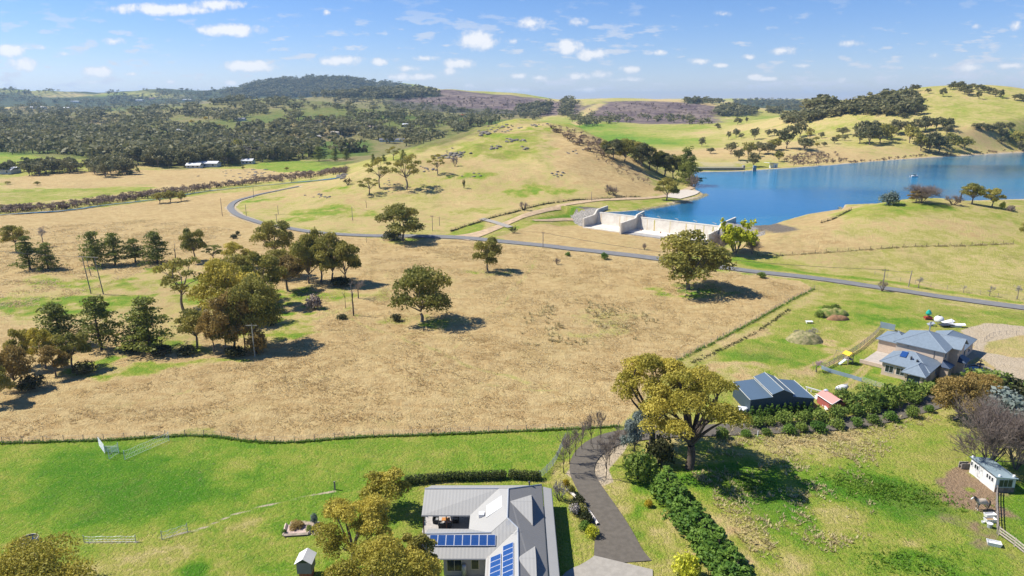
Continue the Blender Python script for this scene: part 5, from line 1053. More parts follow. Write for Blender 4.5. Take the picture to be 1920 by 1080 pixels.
B().slab([(-.9,-.35,1.25),(-.9,.35,1.25),(-3.0,.35,.25),(-3.0,-.35,.25)],.06).mk('slide',mat('pale_blue_slide',(.55,.66,.66),.4),o);b_=B();[b_.bar((.9+.22*i,-.4,1.2-.25*i),(.9+.22*i,.4,1.2-.25*i),.04) for i in range(5)];b_.bar((.85,-.4,1.25),(2.0,-.4,0),.04).bar((.85,.4,1.25),(2.0,.4,0),.04).mk('ladder',timber,o)
b_=B();b_.bar((0,.9,2.3),(0,3.8,2.3),.06).bar((-.7,3.8,0),(0,3.8,2.3),.05).bar((.7,3.8,0),(0,3.8,2.3),.05);[b_.bar((0,y,2.3),(0,y,.6),.015) for y in (1.6,2.0,2.7,3.1)];b_.mk('swing_frame',timber,o)
P=PX(1836,695);o=thing('fountain','round garden fountain with a central column in front of the big house','fountain',P);st=mat('dark_fountain_stone',(.13,.12,.11),.7,var=.2,vscale=3)
B().lathe((0,0,0),[(2.4,-.1),(2.4,.55),(2.0,.55),(2.0,.3)],24).mk('basin',mat('fountain_rim_stone',(.30,.25,.19),.8,var=.2),o);B().lathe((0,0,.31),[(1.98,0),(1.98,.06)],24).mk('water',glass,o);B().lathe((0,0,.3),[(.35,0),(.15,.3),(.15,1.0),(.8,1.15),(.75,1.2),(.12,1.22),(.1,1.8),(.4,1.9),(.08,2.0),(.06,2.4)],14).mk('column',st,o)
for (u,v,nm,lab,cat,m,sz) in ((1739.5,599,'cement_mixer','cement mixer with a teal drum on a red frame behind the big house','cement mixer',None,1),(1760,603,'water_tank','round white plastic tank in the scrap behind the big house','tank',white,1.3)):
    P=PX(u,v);o=thing(nm,lab,cat,P)
    if nm=='water_tank': B().lathe((0,0,0),[(1.0,-.1),(1.15,.4),(1.1,1.0),(.7,1.4),(.15,1.55)],16).mk('shell',white,o,True);B().lathe((0,0,1.5),[(.25,0),(.25,.15)],10).mk('lid',dkmetal,o)
    else:
        rd=mat('red_machine_paint',(.35,.05,.03),.5);B().bar((-.9,-.5,0),(0,0,1.3),.1).bar((.9,-.5,0),(0,0,1.3),.1).bar((0,.9,0),(0,0,1.3),.1).box(-.9,.9,-.5,.5,.3,.8).mk('frame',rd,o);B().lathe((0,0,1.2),[(.25,0),(.7,.3),(.65,.8),(.3,1.3),(.3,1.4)],14).mk('drum',mat('teal_drum_paint',(.02,.36,.28),.4),o,True)
for i,(u,v,a,l,w_,lab) in enumerate([(1777,607,.3,3.4,1.2,'long white boat hull shell lying in the scrap heap'),(1792,613,-.25,4.2,.9,'flat white sheet at the right end of the scrap heap'),(1745,611,.1,1.8,.8,'low pale sheet at the left end of the scrap heap'),(1785,608,.9,2.2,.5,'tilted white sheet in the middle of the scrap heap')]):
    P=PX(u,v);q=B().slab([(-l/2,-w_/2,.35),(l/2,-w_/2,.7),(l/2,w_/2,1.0),(-l/2,w_/2,.6)],.1).box(-l*.3,l*.3,-.2,.2,-.1,.5).mk('scrap_sheet',white if i!=2 else gsteel);q.location=P;q.rotation_euler[2]=a;tag(q,lab,'scrap')
P=PX(1775,612);o=thing('trailer','dark low trailer frame in the scrap heap behind the big house','trailer',P,.2);B().box(-2,2,-.9,.9,.45,.6).bar((2,0,.5),(3.4,0,.4),.06).mk('bed',dkmetal,o)
for y in (-1.0,.8): B().tubep([(-.2,y,.35),(-.2,y+.2,.35)],[.35,.35],12).mk('wheel',dkmetal,o)
def mound(name,label,u,v,w,d,h,m,seed=1,cat='mound'):
    P=PX(u,v);k=28;V=[];F=[]
    for i in range(k):
        for j in range(k):
            x=(i/(k-1)-.5)*w;y=(j/(k-1)-.5)*d;r=math.hypot(x/w*2,y/d*2);n_=float(fbm(np.array([x/1.2+seed*9]),np.array([y/1.2]),3,seed)[0])
            V.append((x,y,h*max(0,1-r*r)**.7*(.6+.8*n_)+(-.15 if r>=1 else 0)))
    F=[(i*k+j,(i+1)*k+j,(i+1)*k+j+1,i*k+j+1) for i in range(k-1) for j in range(k-1)];o=mesh(name,V,F,m,smooth=True);o.location=P;return tag(o,label,cat)
mg=mat('weedy_mound_soil',(.10,.17,.02),.95,var=.3,vscale=.8,bump=.8,bscale=2,col2=(.32,.27,.10));mbn=mat('dug_brown_soil',(.30,.16,.08),.95,var=.3,vscale=1.,bump=.6,bscale=2,col2=(.20,.12,.06))
mound('earth_mound','green weedy mound of earth with a brown dug face below the road',1560,590,9,5,1.8,mg,3);mound('soil_heap','bare brown soil heap at the foot of the green mound',1571,599,6,2.6,1.3,mbn,5)
mound('brush_heap','grey-green heap of cut brush left of the big house yard',1508,638,8.5,6.5,2.0,mat('brush_heap_cuttings',(.14,.15,.05),.95,var=.4,vscale=1.2,bump=1,bscale=3,col2=(.36,.30,.15)),7,'heap')
for i,(u,v) in enumerate([(1498,630),(1515,632),(1507,642),(1525,628),(1536,594),(1549,585),(1566,582)]): plant('weed_clump','dry%d'%(i%3) if i<4 else 'bush%d'%(i%3),u,v,13,18,['tangled weeds on the cut brush heap','leafy weeds on the green earth mound'][i>3],'weeds','green' if i>3 else 'gtwig',['weeds on the brush heap','weeds on the earth mound'][i>3])
P=PX(1517,606);tag(B().slab([(-.9,-.4,.5),(.9,-.4,.5),(.9,.4,.6),(-.9,.4,.6)],.08).box(-.7,-.6,-.3,.3,0,.45).box(.6,.7,-.3,.3,0,.45).mk('bench',white),'small white bench standing above the brush heap','bench').location=P
# ---------------------------------------------------------------- stable, rails, tubs
o=thing('stable','long white horse stable with a flat blue-grey roof at the right edge','stable',(71.9,91.3,H1(71.9,91.3)));wst=mat('white_weatherboard',(.66,.65,.60),.8,var=.12,vscale=1.5)
b_=B();b_.raw([(-1.45,-2.8,-.2),(1.45,-2.8,-.2),(1.45,2.8,-.2),(-1.45,2.8,-.2),(-1.45,-2.8,2.45),(1.45,-2.8,2.2),(1.45,2.8,2.2),(-1.45,2.8,2.45)],[(0,3,2,1),(4,5,6,7),(0,1,5,4),(1,2,6,5),(2,3,7,6),(3,0,4,7)]);b_.mk('wall',wst,o)
B().slab([(-1.65,-3.05,2.6),(1.65,-3.05,2.3),(1.65,3.05,2.3),(-1.65,3.05,2.6)],.09).mk('roof',ribmat('weathered_blue_roof_sheet',(.33,.42,.45),0,.3,.5,.2,var=.12),o)
B().bar((-1.68,-3.05,2.53),(-1.68,3.05,2.53),.05).mk('gutter',dkmetal,o)
for y in (-2.3,-1.75,-1.2,1.0,1.5,2.3): win(o,lambda u,v,d,y=y:(-1.45-d,y+u,1.35+v),.36,.62,0,bars=0)
win(o,lambda u,v,d:(-.95+u,-2.8-d,.9+v),1.9,1.1,0,bars=2,fm=gsteel);B().box(-1.4,1.4,-2.86,-2.8,-.15,.75).mk('end_wall',mat('brown_stone_base',(.22,.17,.13),.9,var=.4,vscale=3),o)
for x,y in ((-1.3,2.8),(-1.0,-2.7),(1.2,-2.6)): B().lathe((x,y,2.45-.04*x),[(.2,0),(.16,.28),(.02,.34)],8).mk('roof_vent',white,o)
P=PX(1810,879);tag(B().box(-.7,.7,-.08,.08,0,.9).box(-.7,.7,.5,.66,0,.9).box(-.6,-.5,0,.6,.4,.55).box(.5,.6,0,.6,.4,.55).mk('timber_stand',timber),'low grey timber stand at the far end of the stable','stand').location=P
fence('rail_fence','dark timber post-and-rail fence running down from the stable',[(1868,917),(1867,945),(1868,975),(1869,1001)],1.25,1.7,timber,3,wid=.13,pr=.08)
fence('rail_fence','pale timber rail fence slanting to the bottom right corner',[(1872,1003),(1890,1015),(1920,1040),(1960,1072)],1.15,2.0,rtimber,3,wid=.18,pr=.1)
def tub(label,u,v,m2,rz=0,w=1.5,d=.75,cat='tub'):
    P=PX(u,v);o=thing('bath_tub',label,cat,P,rz);b_=B();b_.raw([(sx_*w/2*k,sy_*d/2*k,z) for (k,z) in ((.85,0),(1,.5),(.9,.5),(.78,.12)) for sx_,sy_ in ((-1,-1),(1,-1),(1,1),(-1,1))],[(3,2,1,0)]+[(i*4+j,i*4+(j+1)%4,(i+1)*4+(j+1)%4,(i+1)*4+j) for i in range(3) for j in range(4)]+[(12,13,14,15)]);b_.mk('shell',white,o);B().box(-w*.39,w*.39,-d*.39,d*.39,.125,.3).mk('filling',m2,o)
tub('white bath tub nearest the horse beside the rail fence',1856,969,white,.05);tub('white bath tub filled with brown feed, second from the horse',1856,978,mat('brown_feed',(.35,.24,.10),.9),.05);tub('white bath tub lying alone at the bend of the rail fence',1863,1022,white,-.4,1.6,.9)
P=PX(1855,989);o=thing('feed_bin','small grey-white bin below the feed tubs','bin',P);B().lathe((0,0,0),[(.28,0),(.34,.6)],12).mk('bin',gsteel,o);B().lathe((0,0,.6),[(.38,0),(.36,.06),(.03,.1)],12).mk('lid',white,o)
P=PX(1843,980);tag(B().lathe((0,0,0),[(.18,0),(.22,.22),(.17,.22),(.15,.05)],10).mk('bucket',white),'tiny white bucket on the grass left of the tubs','bucket').location=P
# ---------------------------------------------------------------- horse
P=PX(1838,956);hs_=thing('horse','grey-dun horse with a white face standing in profile beside the rail fence','horse',P,math.pi+.05);hs_.scale=(1.18,1.18,1.18)
def horse_mesh(chains,root):
    import bmesh
    bm_=bmesh.new();ly=bm_.verts.layers.skin.verify();vs={}
    for ch in chains:
        prev=None
        for (k,co_,r) in ch:
            if k not in vs:
                v=bm_.verts.new(co_);v[ly].radius=r if isinstance(r,tuple) else (r,r);v[ly].use_root=(k==root);vs[k]=v
            if prev is not None and bm_.edges.get((prev,vs[k])) is None: bm_.edges.new((prev,vs[k]))
            prev=vs[k]
    me=bpy.data.meshes.new('horse_body');bm_.to_mesh(me);bm_.free();return me
ch=[[('rump',(-.72,0,1.18),(.24,.27)),('loin',(-.42,0,1.17),(.29,.31)),('belly',(-.1,0,1.12),(.30,.34)),('girth',(.25,0,1.12),(.27,.35)),('chest',(.52,0,1.2),(.22,.30)),('neck1',(.72,0,1.42),(.13,.22)),('neck2',(.93,0,1.62),(.10,.15)),('poll',(1.06,0,1.74),(.10,.11)),('face',(1.22,0,1.62),(.08,.10)),('nose',(1.42,0,1.44),(.065,.07))]]
for s_ in (-1,1):
    ch.append([('girth',0,0),('sh%d'%s_,(.42,s_*.17,.98),.13),('el%d'%s_,(.40+.02*s_,s_*.17,.80),.09),('kn%d'%s_,(.44+.03*s_,s_*.16,.46),.058),('fet%d'%s_,(.43+.03*s_,s_*.16,.12),.042),('hf%d'%s_,(.46+.03*s_,s_*.16,.03),.06)])
    ch.append([('rump',0,0),('st%d'%s_,(-.68,s_*.17,.95),.16),('sti%d'%s_,(-.60+.04*s_,s_*.17,.78),.11),('ho%d'%s_,(-.84+.04*s_,s_*.16,.52),.06),('ft%d'%s_,(-.78+.05*s_,s_*.16,.13),.043),('hh%d'%s_,(-.74+.05*s_,s_*.16,.03),.06)])
me=horse_mesh(ch,'belly');hm_=bpy.data.materials.new('horse_coat');hm_.use_nodes=True;t=hm_.node_tree;p=t.nodes['Principled BSDF'];p.inputs['Roughness'].default_value=.75
g_=N(t,'ShaderNodeTexCoord').outputs['Object'];sp_=N(t,'ShaderNodeSeparateXYZ');t.links.new(g_,sp_.inputs[0]);X_,Y_,Z_=sp_.outputs
c_=mixc(t,noise(t,g_,3,3,.5),(.40,.33,.24),(.52,.44,.34));c_=mixc(t,sstep(t,Z_,.75,.45),c_,(.14,.11,.085));c_=mixc(t,mth(t,'MULTIPLY',sstep(t,X_,.62,.80),sstep(t,Z_,1.2,1.35)),c_,(.11,.095,.085));c_=mixc(t,mth(t,'MULTIPLY',sstep(t,X_,1.16,1.22),sstep(t,Z_,1.0,1.2)),c_,(.75,.72,.68))
c_=mixc(t,mth(t,'MULTIPLY',sstep(t,X_,.3,.35),sstep(t,Z_,.3,.2)),c_,(.70,.66,.60));t.links.new(c_,p.inputs['Base Color']);me.materials.append(hm_)
bo=bpy.data.objects.new('body',me);C.objects.link(bo);bo.parent=hs_;bo.modifiers.new('Skin','SKIN').use_smooth_shade=True;sb=bo.modifiers.new('Sub','SUBSURF');sb.levels=2;sb.render_levels=2
dk=mat('dark_mane_hair',(.05,.045,.04),.9);m_=MB();tube(m_,[(-.92,0,1.28),(-1.04,0,1.1),(-1.06,0,.7),(-1.02,0,.3)],[.05,.08,.09,.02],8);V,F,_=m_.arr();mesh('tail',V,F,dk,hs_,smooth=True)
m_=MB();tube(m_,[(1.08,0,1.84),(.92,.02,1.80),(.74,.03,1.64),(.58,.02,1.45)],[.03,.06,.06,.03],6);V,F,_=m_.arr();mesh('mane',V,F,dk,hs_,smooth=True)
for s_ in (-1,1): m_=MB();tube(m_,[(1.05,s_*.06,1.82),(1.06,s_*.08,1.90),(1.07,s_*.08,1.97)],[.03,.03,.005],5);V,F,_=m_.arr();mesh('ear',V,F,dk,hs_)
# ---------------------------------------------------------------- hedges and garden of the near house
def hedge(name,label,line,h,w,lm,n,seed=1,px=True,size=.16):
    rng=np.random.default_rng(seed);P=dens([PXY(*q) for q in line] if px else line,.5);O=P[0];oz=H1(*O);o=thing(name,label,'hedge',(O[0],O[1],oz));Q=P-O;c=MB();bl=[]
    for k in range(len(Q)):
        for sgn in (-.3,.3):
            for z in (.35,.72): bl.append(((Q[k,0],Q[k,1]+sgn*w*.6,z*h),(w*.42*(.85+.3*rng.random()),w*.42,h*.31*(.9+.25*rng.random())),rng.random()))
    leaves(c,rng,bl,n,size,under=-1,shell=.3);V,F,T_=c.arr();mesh('foliage',V,F,LM[lm],o,attr={'tint':T_});w_=B()
    for k in range(0,len(Q),3): w_.bar((Q[k,0],Q[k,1],-.2),(Q[k,0],Q[k,1],h*.6),.03,4)
    w_.mk('stem',barkd,o)
LM['hg']=leafmat('clipped_hedge_leaves',(.045,.07,.02),(.17,.19,.05))
hedge('hedge','long clipped dark hedge behind the near house roof',[(764,908),(800,904),(850,900),(900,899),(944,897)],1.3,1.2,'hg',9000,3)
hedge('hedge','short clipped dark hedge right of the gap, behind the near house chimney flue',[(959,896),(985,898),(1009,899)],1.3,1.2,'hg',3400,4)
fence('wire_fence','pale wire fence on the grass left of the driveway saplings',[(1012,898),(1030,882),(1042,866),(1050,848),(1060,826)],1.3,2.0,gsteel,5,mesh_=True)
hedge('grass_bank','dark tussocks along the wire fence left of the driveway saplings',[(1014,900),(1034,884),(1046,866)],.35,.5,'dark',900,5) if False else None
tag(hedge.__class__ and B().tubep(np.array([(*PXY(u,v),PX(u,v)[2]+.25) for u,v in ((1063,921),(1075,930),(1090,945),(1105,962),(1116,978),(1121,986))]),np.full(6,.22),6).mk('garden_edging',mat('pale_edging_stone',(.55,.50,.44),.9,var=.2)),'pale curved edging wall between the driveway and the garden bed','edging')
for i,(u,v,h,w,lm,lab) in enumerate([(1083,948,20,26,'dark','low dark shrub at the top of the driveway garden bed'),(1092,962,18,24,'tall','low flowering shrub, second in the driveway garden bed'),(1078,965,20,22,'gtwig','grey-green shrub behind the edging wall'),(1100,980,20,24,'dark','dark shrub in the middle of the driveway garden bed'),(1096,994,18,24,'hedge','olive shrub in the lower driveway garden bed'),(1110,1005,22,26,'willow','yellow-green rounded shrub at the lower end of the driveway garden bed'),(1060,912,16,14,'wattle','yellow-tipped shrub beside the top of the edging wall'),(1070,925,16,16,'tall','yellow-green shrub at the top of the edging wall')]):
    plant('garden_shrub','bush%d'%(i%3),u,v,h,w,lab,'shrub',lm)
# stone-edged garden bed
def sleep(pts,label):
    o=thing('garden_bed',label,'garden bed',PX(566,991));O=np.array(PX(566,991));q=[np.array(PX(*p_))-O for p_ in pts]
    for i in range(len(q)-1): B().bar(tuple(q[i]+[0,0,.2]),tuple(q[i+1]+[0,0,.2]),.2,4).mk('sleeper',mat('pale_sleeper_%d'%i,(.50,.40,.30),.9,var=.25,vscale=2),o)
    B().slab([tuple(a+np.array([0,0,.1])) for a in (q[0],q[1],q[2],q[3])],.12).mk('paving',mat('pinkish_paving',(.47,.36,.30),.9,var=.2,vscale=3,bump=.3),o)
sleep([(537,985),(532,1006),(578,1003),(590,985),(545,983)],'square garden bed edged with pale timber sleepers on the front lawn')
for (u,v,h,w,lm,lab) in ((556,988,12,28,'brown','russet shrub along the back of the sleeper garden bed'),(589,982,22,13,'blue','upright grey-green shrub at the right corner of the sleeper bed'),(580,996,12,13,'green','low green shrub in the right corner of the sleeper bed'),(532,1000,9,10,'hedge','small yellow-green shrub at the left corner of the sleeper bed')): plant('garden_shrub','bush1',u,v,h,w,lab,'shrub',lm)
o=thing('cubby_house','small grey cubby house with a white clear roof left of the gum trees','cubby house',(-24.7,70.3,0));B().box(-.85,.85,-.9,.9,.9,2.4).mk('wall',mat('grey_board_wall',(.20,.20,.21),.8,var=.1),o);B().box(-.7,.7,-.7,.7,-.1,.9).mk('base',mat('red_brick_base',(.34,.12,.06),.9,var=.3,vscale=4),o)
B().slab([(-1.05,-1.1,2.35),(0,-1.1,3.05),(0,1.1,3.05),(-1.05,1.1,2.35)],.04).slab([(1.05,-1.1,2.35),(.01,-1.1,3.05),(.01,1.1,3.05),(1.05,1.1,2.35)],.04).mk('roof',white,o);B().raw([(-.8,-.91,2.4),(.8,-.91,2.4),(0,-.91,2.95)],[(0,1,2)]).mk('gable_window',glass,o)
P=PX(55,1017);o=thing('water_trough','round pale concrete water trough beside the corner gum','trough',P);B().lathe((0,0,0),[(1.1,-.1),(1.1,.6),(.98,.6),(.98,.4)],20).mk('tank',conc,o);B().lathe((0,0,.42),[(.96,0),(.96,.04)],20).mk('water',glass,o)
# nets, gates and posts in the green paddock
gw=mat('white_mesh_wire',(.66,.70,.70),.5)
def netf(name,label,a,b_,h,tilt=0,n=14,m=gw,post=True,cat='netting'):
    A=np.array(PX(*a));Bq=np.array(PX(*b_));o=thing(name,label,cat,tuple(A));d=Bq-A;L=np.linalg.norm(d);nn=np.array([-d[1],d[0],0])/L
    f=lambda s_,z:tuple(d*s_+nn*tilt*z+np.array([0,0,z]));g_=B();n=int(L/.45)
    for i in range(n): g_.bar(f(i/n,0.05),f(min(1,(i+2)/n),h),.011,3).bar(f(min(1,(i+2)/n),.05),f(i/n,h),.011,3)
    for z in (.05,h*.5,h): g_.tubep([f(s_,z-(.12*math.sin(s_*9)**2 if z>.1 else 0)) for s_ in np.linspace(0,1,12)],np.full(12,.018),3)
    g_.mk('mesh',m,o)
    if post:
        for s_ in (0,1): B().bar(f(s_,-.3),f(s_,h+.15),.05,5).mk('post',m,o)
netf('netting_fence','long sagging white netting running to the fence across the paddock',(234,862),(317,826),1.5)
netf('netting_fence','short white netting panel beside the white gate',(205,861),(223,849),1.7)
def gate(label,a,b_,h):
    A=np.array(PX(*a));Bq=np.array(PX(*b_));d=Bq-A;o=thing('gate',label,'gate',tuple(A));g_=B();f=lambda s_,z:tuple(d*s_+np.array([0,0,z]))
    for z in np.linspace(.15,h,7): g_.bar(f(0,z),f(1,z),.03,4)
    for s_ in (0,.5,1): g_.bar(f(s_,.1),f(s_,h),.035,4)
    g_.mk('frame',gw,o)
gate('white leaning gate left of the netting panel',(186,836),(197,851),1.6);gate('white low gate joining the netting panel',(198,848),(223,848),1.1)
netf('netting_fence','green-grey sagging net between the two posts left of the gap',(158,1017),(255,1016),.9,m=gsteel)
netf('netting_fence','green-grey sagging net right of the gap in the paddock fence',(304,1012),(352,997),1.1,.1,m=gsteel)
for (u,v,l) in ((628,918,'lone grey fence post at the top end of the diagonal fence line'),(958,0,'')):
    if l: P=PX(u,v);tag(B().box(-.1,.1,-.1,.1,-.2,1.35).mk('fence_post',timber),l,'post').location=P
fence('stock_fence','long wire fence between the dry paddock and the green paddock',WFENCE,1.15,3.2,timber,4,rr=.018,pr=.055)
fence('stock_fence','wire fence along the right side of the dry paddock up to the road',EFENCE,1.15,3.0,timber,4,rr=.018,pr=.06)
fence('stock_fence','wire fence beside the sandy track below the boulder hill',[(846,434),(885,421),(925,408),(965,398),(1000,388),(1050,379),(1080,375),(1120,374),(1200,370)],1.2,3.,barkd,4,rr=.03,pr=.07)
fence('stock_fence','wire fence running across the right hillside',[(1420,480),(1500,477),(1600,470),(1700,463),(1800,461),(1900,457)],1.2,4,barkd,3,rr=.02,pr=.07)
fence('stock_fence','wire fence along the far verge of the road at right',[(1640,515),(1700,530),(1780,543),(1860,556),(1940,567)],1.2,4,timber,3,rr=.02,pr=.06)
fence('stock_fence','short dark fence up the left end of the peninsula',[(1540,418),(1560,412),(1580,402),(1596,394)],1.1,3,barkd,3,rr=.04,pr=.08)
fence('garden_fence','low post fence round the pale yard of the big house',[(1845,640),(1860,630),(1890,626),(1925,630)],.9,2.,timber,1)
P=PX(1395,803);
for (u,v,l) in ((1395.5,798,'white marker post on the far edge of the lane'),(1420.5,818,'white marker post on the near edge of the lane')): P=PX(u,v);tag(B().box(-.07,.07,-.07,.07,-.1,1.0).mk('marker_post',white),l,'post').location=P
# ---------------------------------------------------------------- tall grass: uncountable tufts
def tufts(name,X,Y,hh,ww,tt,m,label,seed=1,cat='grass'):
    rng=np.random.default_rng(seed);n=len(X);Z=H(X,Y)-.03;VV=[];TT=[]
    for k in range(6):
        a=rng.random(n)*6.28;dx,dy=np.cos(a),np.sin(a);h_=hh*(.5+.7*rng.random(n));q=ww*rng.uniform(0,.45,n);bx,by=X+dx*q,Y+dy*q;lean=h_*rng.uniform(.3,1.3,n);bw=np.maximum(ww*.16,.05)
        p=[np.stack([bx-dy*bw,by+dx*bw,Z],1),np.stack([bx+dy*bw,by-dx*bw,Z],1),np.stack([bx+dx*lean+dy*bw*.3,by+dy*lean-dx*bw*.3,Z+h_],1),np.stack([bx+dx*lean-dy*bw*.3,by+dy*lean+dx*bw*.3,Z+h_*.95],1)]
        VV.append(np.stack(p,1));TT.append(np.repeat(np.clip(tt+rng.normal(0,.15,n),0,1)[:,None],4,1))
    V=np.concatenate(VV).reshape(-1,3);T_=np.concatenate(TT).ravel();return tag(mesh(name,V,np.arange(len(V)).reshape(-1,4),m,attr={'tint':T_}),label,cat,kind='stuff')
rng=np.random.default_rng(77)
def inpoly(px,n,dfn=None):
    P=np.array([PXY(*q) for q in px]);X=rng.uniform(P[:,0].min(),P[:,0].max(),n*3);Y=rng.uniform(P[:,1].min(),P[:,1].max(),n*3);k=sdist(X,Y,P)<0
    if dfn is not None: k&=rng.random(n*3)<dfn(X,Y)
    return X[k][:n],Y[k][:n]
LM['straw']=leafmat('dry_straw_grass',(.56,.42,.20),(.78,.65,.37),.45);LM['tus']=leafmat('tussock_grass',(.38,.31,.14),(.70,.60,.32),.45);LM['gg']=leafmat('fresh_tall_grass',(.09,.20,.015),(.22,.34,.03),.45)
cl=lambda X,Y:np.clip((fbm(X/6,Y/6,3,5)-.38)*3.2,0,1)
X,Y=inpoly(WFENCE[1:]+[(1200,760)]+EFENCE+[(1370,512),(1235,494),(1000,467),(860,453),(700,450),(690,560),(480,680),(300,690),(0,780)],64000,cl)
n_=len(X);tufts('dry_grass',X,Y,.10+.2*rng.random(n_),.25+.3*rng.random(n_),np.clip(fbm(X/3.5,Y/3.5,3,8)*1.6-.35+rng.normal(0,.12,n_),0,1),LM['straw'],'dry straw-coloured grass of the big paddock')
X,Y=inpoly([(540,436),(702,450),(692,562),(610,640),(560,560)],5200,cl);n_=len(X);tufts('dry_grass',X,Y,.10+.2*rng.random(n_),.25+.3*rng.random(n_),np.clip(fbm(X/3.5,Y/3.5,3,8)*1.6-.35,0,1),LM['straw'],'dry straw-coloured grass right of the big clump of gums')
X,Y=inpoly([(0,600),(300,500),(440,430),(300,410),(0,430),(-100,500)],14000,cl);n_=len(X);tufts('dry_grass',X,Y,.2+.25*rng.random(n_),.4+.4*rng.random(n_),np.clip(fbm(X/4,Y/4,3,8)*1.6-.4,0,1),LM['straw'],'dry tussocky grass on the left flats')
X,Y=inpoly([(1000,565),(1160,560),(1240,600),(1180,650),(960,650)],260,lambda X,Y:np.clip((fbm(X/5,Y/5,3,15)-.45)*5,0,1));n_=len(X);tufts('dry_grass',X,Y,.5+.3*rng.random(n_),.8+.4*rng.random(n_),rng.random(n_)*.5,LM['tus'],'dark tussocks in the middle of the dry paddock')
# tussocks of the home paddock
X,Y=inpoly([(1290,880),(1350,825),(1560,815),(1700,800),(1640,880),(1640,1000),(1480,1080),(1400,1030)],2600,lambda X,Y:np.clip((fbm(X/4,Y/4,3,25)-.42)*4,.02,1));n_=len(X);tufts('tussocks',X,Y,.15+.25*rng.random(n_),.25+.4*rng.random(n_),rng.random(n_),LM['tus'],'pale dry tussocks scattered over the right home paddock')
X,Y=inpoly([(1350,800),(1560,808),(1740,768),(1760,790),(1560,830),(1350,840)],420);n_=len(X);tufts('tussocks',X,Y,.2+.3*rng.random(n_),.3+.4*rng.random(n_),rng.random(n_),LM['tus'],'brown tussocks along the near edge of the lane')
def strip(name,px,n,w,h,m,label,sh=0,wd=.5):
    P=dens([PXY(*q) for q in px],1.);k=rng.integers(0,len(P)-1,n);s_=rng.random(n)[:,None];Q=P[k]*(1-s_)+P[k+1]*s_+rng.normal(0,w,(n,2))+np.array([0,sh]);tufts(name,Q[:,0],Q[:,1],h*(.6+.7*rng.random(n)),np.full(n,wd),rng.random(n),m,label)
strip('fence_grass',WFENCE[1:],2000,.13,.3,LM['gg'],'tall green grass along the fence between the paddocks')
strip('fence_grass',EFENCE,420,.15,.4,LM['gg'],'tall dark grass along the fence on the right of the dry paddock')
strip('fence_grass',[(846,434),(885,421),(925,408),(965,398),(1000,388),(1050,379),(1080,375),(1120,374),(1200,370)],520,.22,.55,LM['dark'],'dark growth along the fence below the boulder hill',wd=.8)
strip('fence_grass',[(1420,480),(1500,477),(1600,470),(1700,463),(1800,461),(1900,457)],380,.25,.45,LM['tus'],'pale growth along the hillside fence',wd=.7)
strip('fence_grass',[(1540,418),(1560,412),(1580,402),(1596,394)],80,.2,.45,LM['dark'],'dark growth along the short peninsula fence',wd=.7)
strip('fence_grass',[(1300,680),(1350,657),(1420,622),(1480,580)],260,.3,.3,LM['dark'],'faint dark growth along the inner paddock line')
strip('fence_grass',[(740,340),(736,352),(728,366),(722,372)],120,.4,.8,LM['dark'],'dark weeds along the rocky line on the hill') if False else None
strip('shore_reeds',[(1325,366),(1310,374),(1275,382),(1240,389),(1200,396)],500,.7,.8,LM['tus'],'brown reeds at the water edge of the sandy point',wd=.8)
strip('shore_reeds',[(1440,421),(1470,412),(1510,401),(1575,391)],500,.7,.7,LM['tus'],'brown reeds on the near shore of the lake',wd=.8)
# lush clumps of broad-leaved weeds
X,Y=[],[]
for (u,v,r,a) in ((1600,905,4,1.6),(1650,920,3.5,1.5),(1725,932,4.2,1.8),(1715,1060,4.5,1.8),(1400,905,3,1.3)):
    c_=PXY(u,v);q=rng.normal(0,.45,(260,2))*[r*a,r];X.append(c_[0]+q[:,0]);Y.append(c_[1]+q[:,1])
X=np.concatenate(X);Y=np.concatenate(Y);n_=len(X);tufts('green_weeds',X,Y,.15+.2*rng.random(n_),.35+.3*rng.random(n_),rng.random(n_),LM['gg'],'lush green weeds in patches of the right home paddock')
# ---------------------------------------------------------------- poles and wires
def pole(u,v,vt,label,arm=1.8,m=pole_m,tilt=0,r=.13,ins=3,name='power_pole'):
    P=PX(u,v);dep=P[1]*CP+(CAMH-P[2])*SP;h=(v-vt)*dep/1280/.95;o=thing(name,label,'power pole' if arm or r>.1 else 'pole',P)
    B().tubep([(0,0,-.5),(tilt*.5,0,h*.5),(tilt,0,h)],[r*1.25,r*1.1,r*.85],7).mk('pole',m,o)
    if arm:
        B().box(tilt-arm/2,tilt+arm/2,-.17,-.05,h-.45,h-.3).mk('crossarm',m,o)
        for i in range(ins): B().lathe((tilt-arm/2+.1+i*(arm-.2)/(ins-1),-.11,h-.3),[(.05,0),(.07,.1),(.03,.2)],6).mk('insulator',mat('brown_insulator',(.12,.06,.04),.3),o)
    return np.array([P[0]+tilt,P[1]-.1,P[2]+h-.2])
p1_=pole(478,669,607,'pale green power pole with a crossarm at the corner of the dry paddock',2.6,gpole)
a1=pole(171,551,482,'left leg of the tall twin-pole structure on the left flats',0,pole_m,-.9);a2=pole(194,551,483,'right leg of the tall twin-pole structure on the left flats',0,pole_m,-1.);a3=pole(171,518,484,'thinner third pole behind the twin-pole structure',0,pole_m,-.6,.1)
o=thing('crossarm_beam','long grey crossarm joining the tall twin poles','crossarm',tuple((a1+a2)/2));dd=(a2-a1);B().bar(tuple(-dd*.85),tuple(dd*.85),.1,4).mk('beam',pole_m,o)
p2_=pole(1655,538,505,'roadside power pole with a crossarm, a dark shrub at its foot',2.2);p3_=pole(1703,538,508,'plain leaning roadside pole right of the crossarm pole',0,pole_m,.4)
p4_=pole(1018,466,436,'power pole beside the road between the junction and the spillway',1.2)
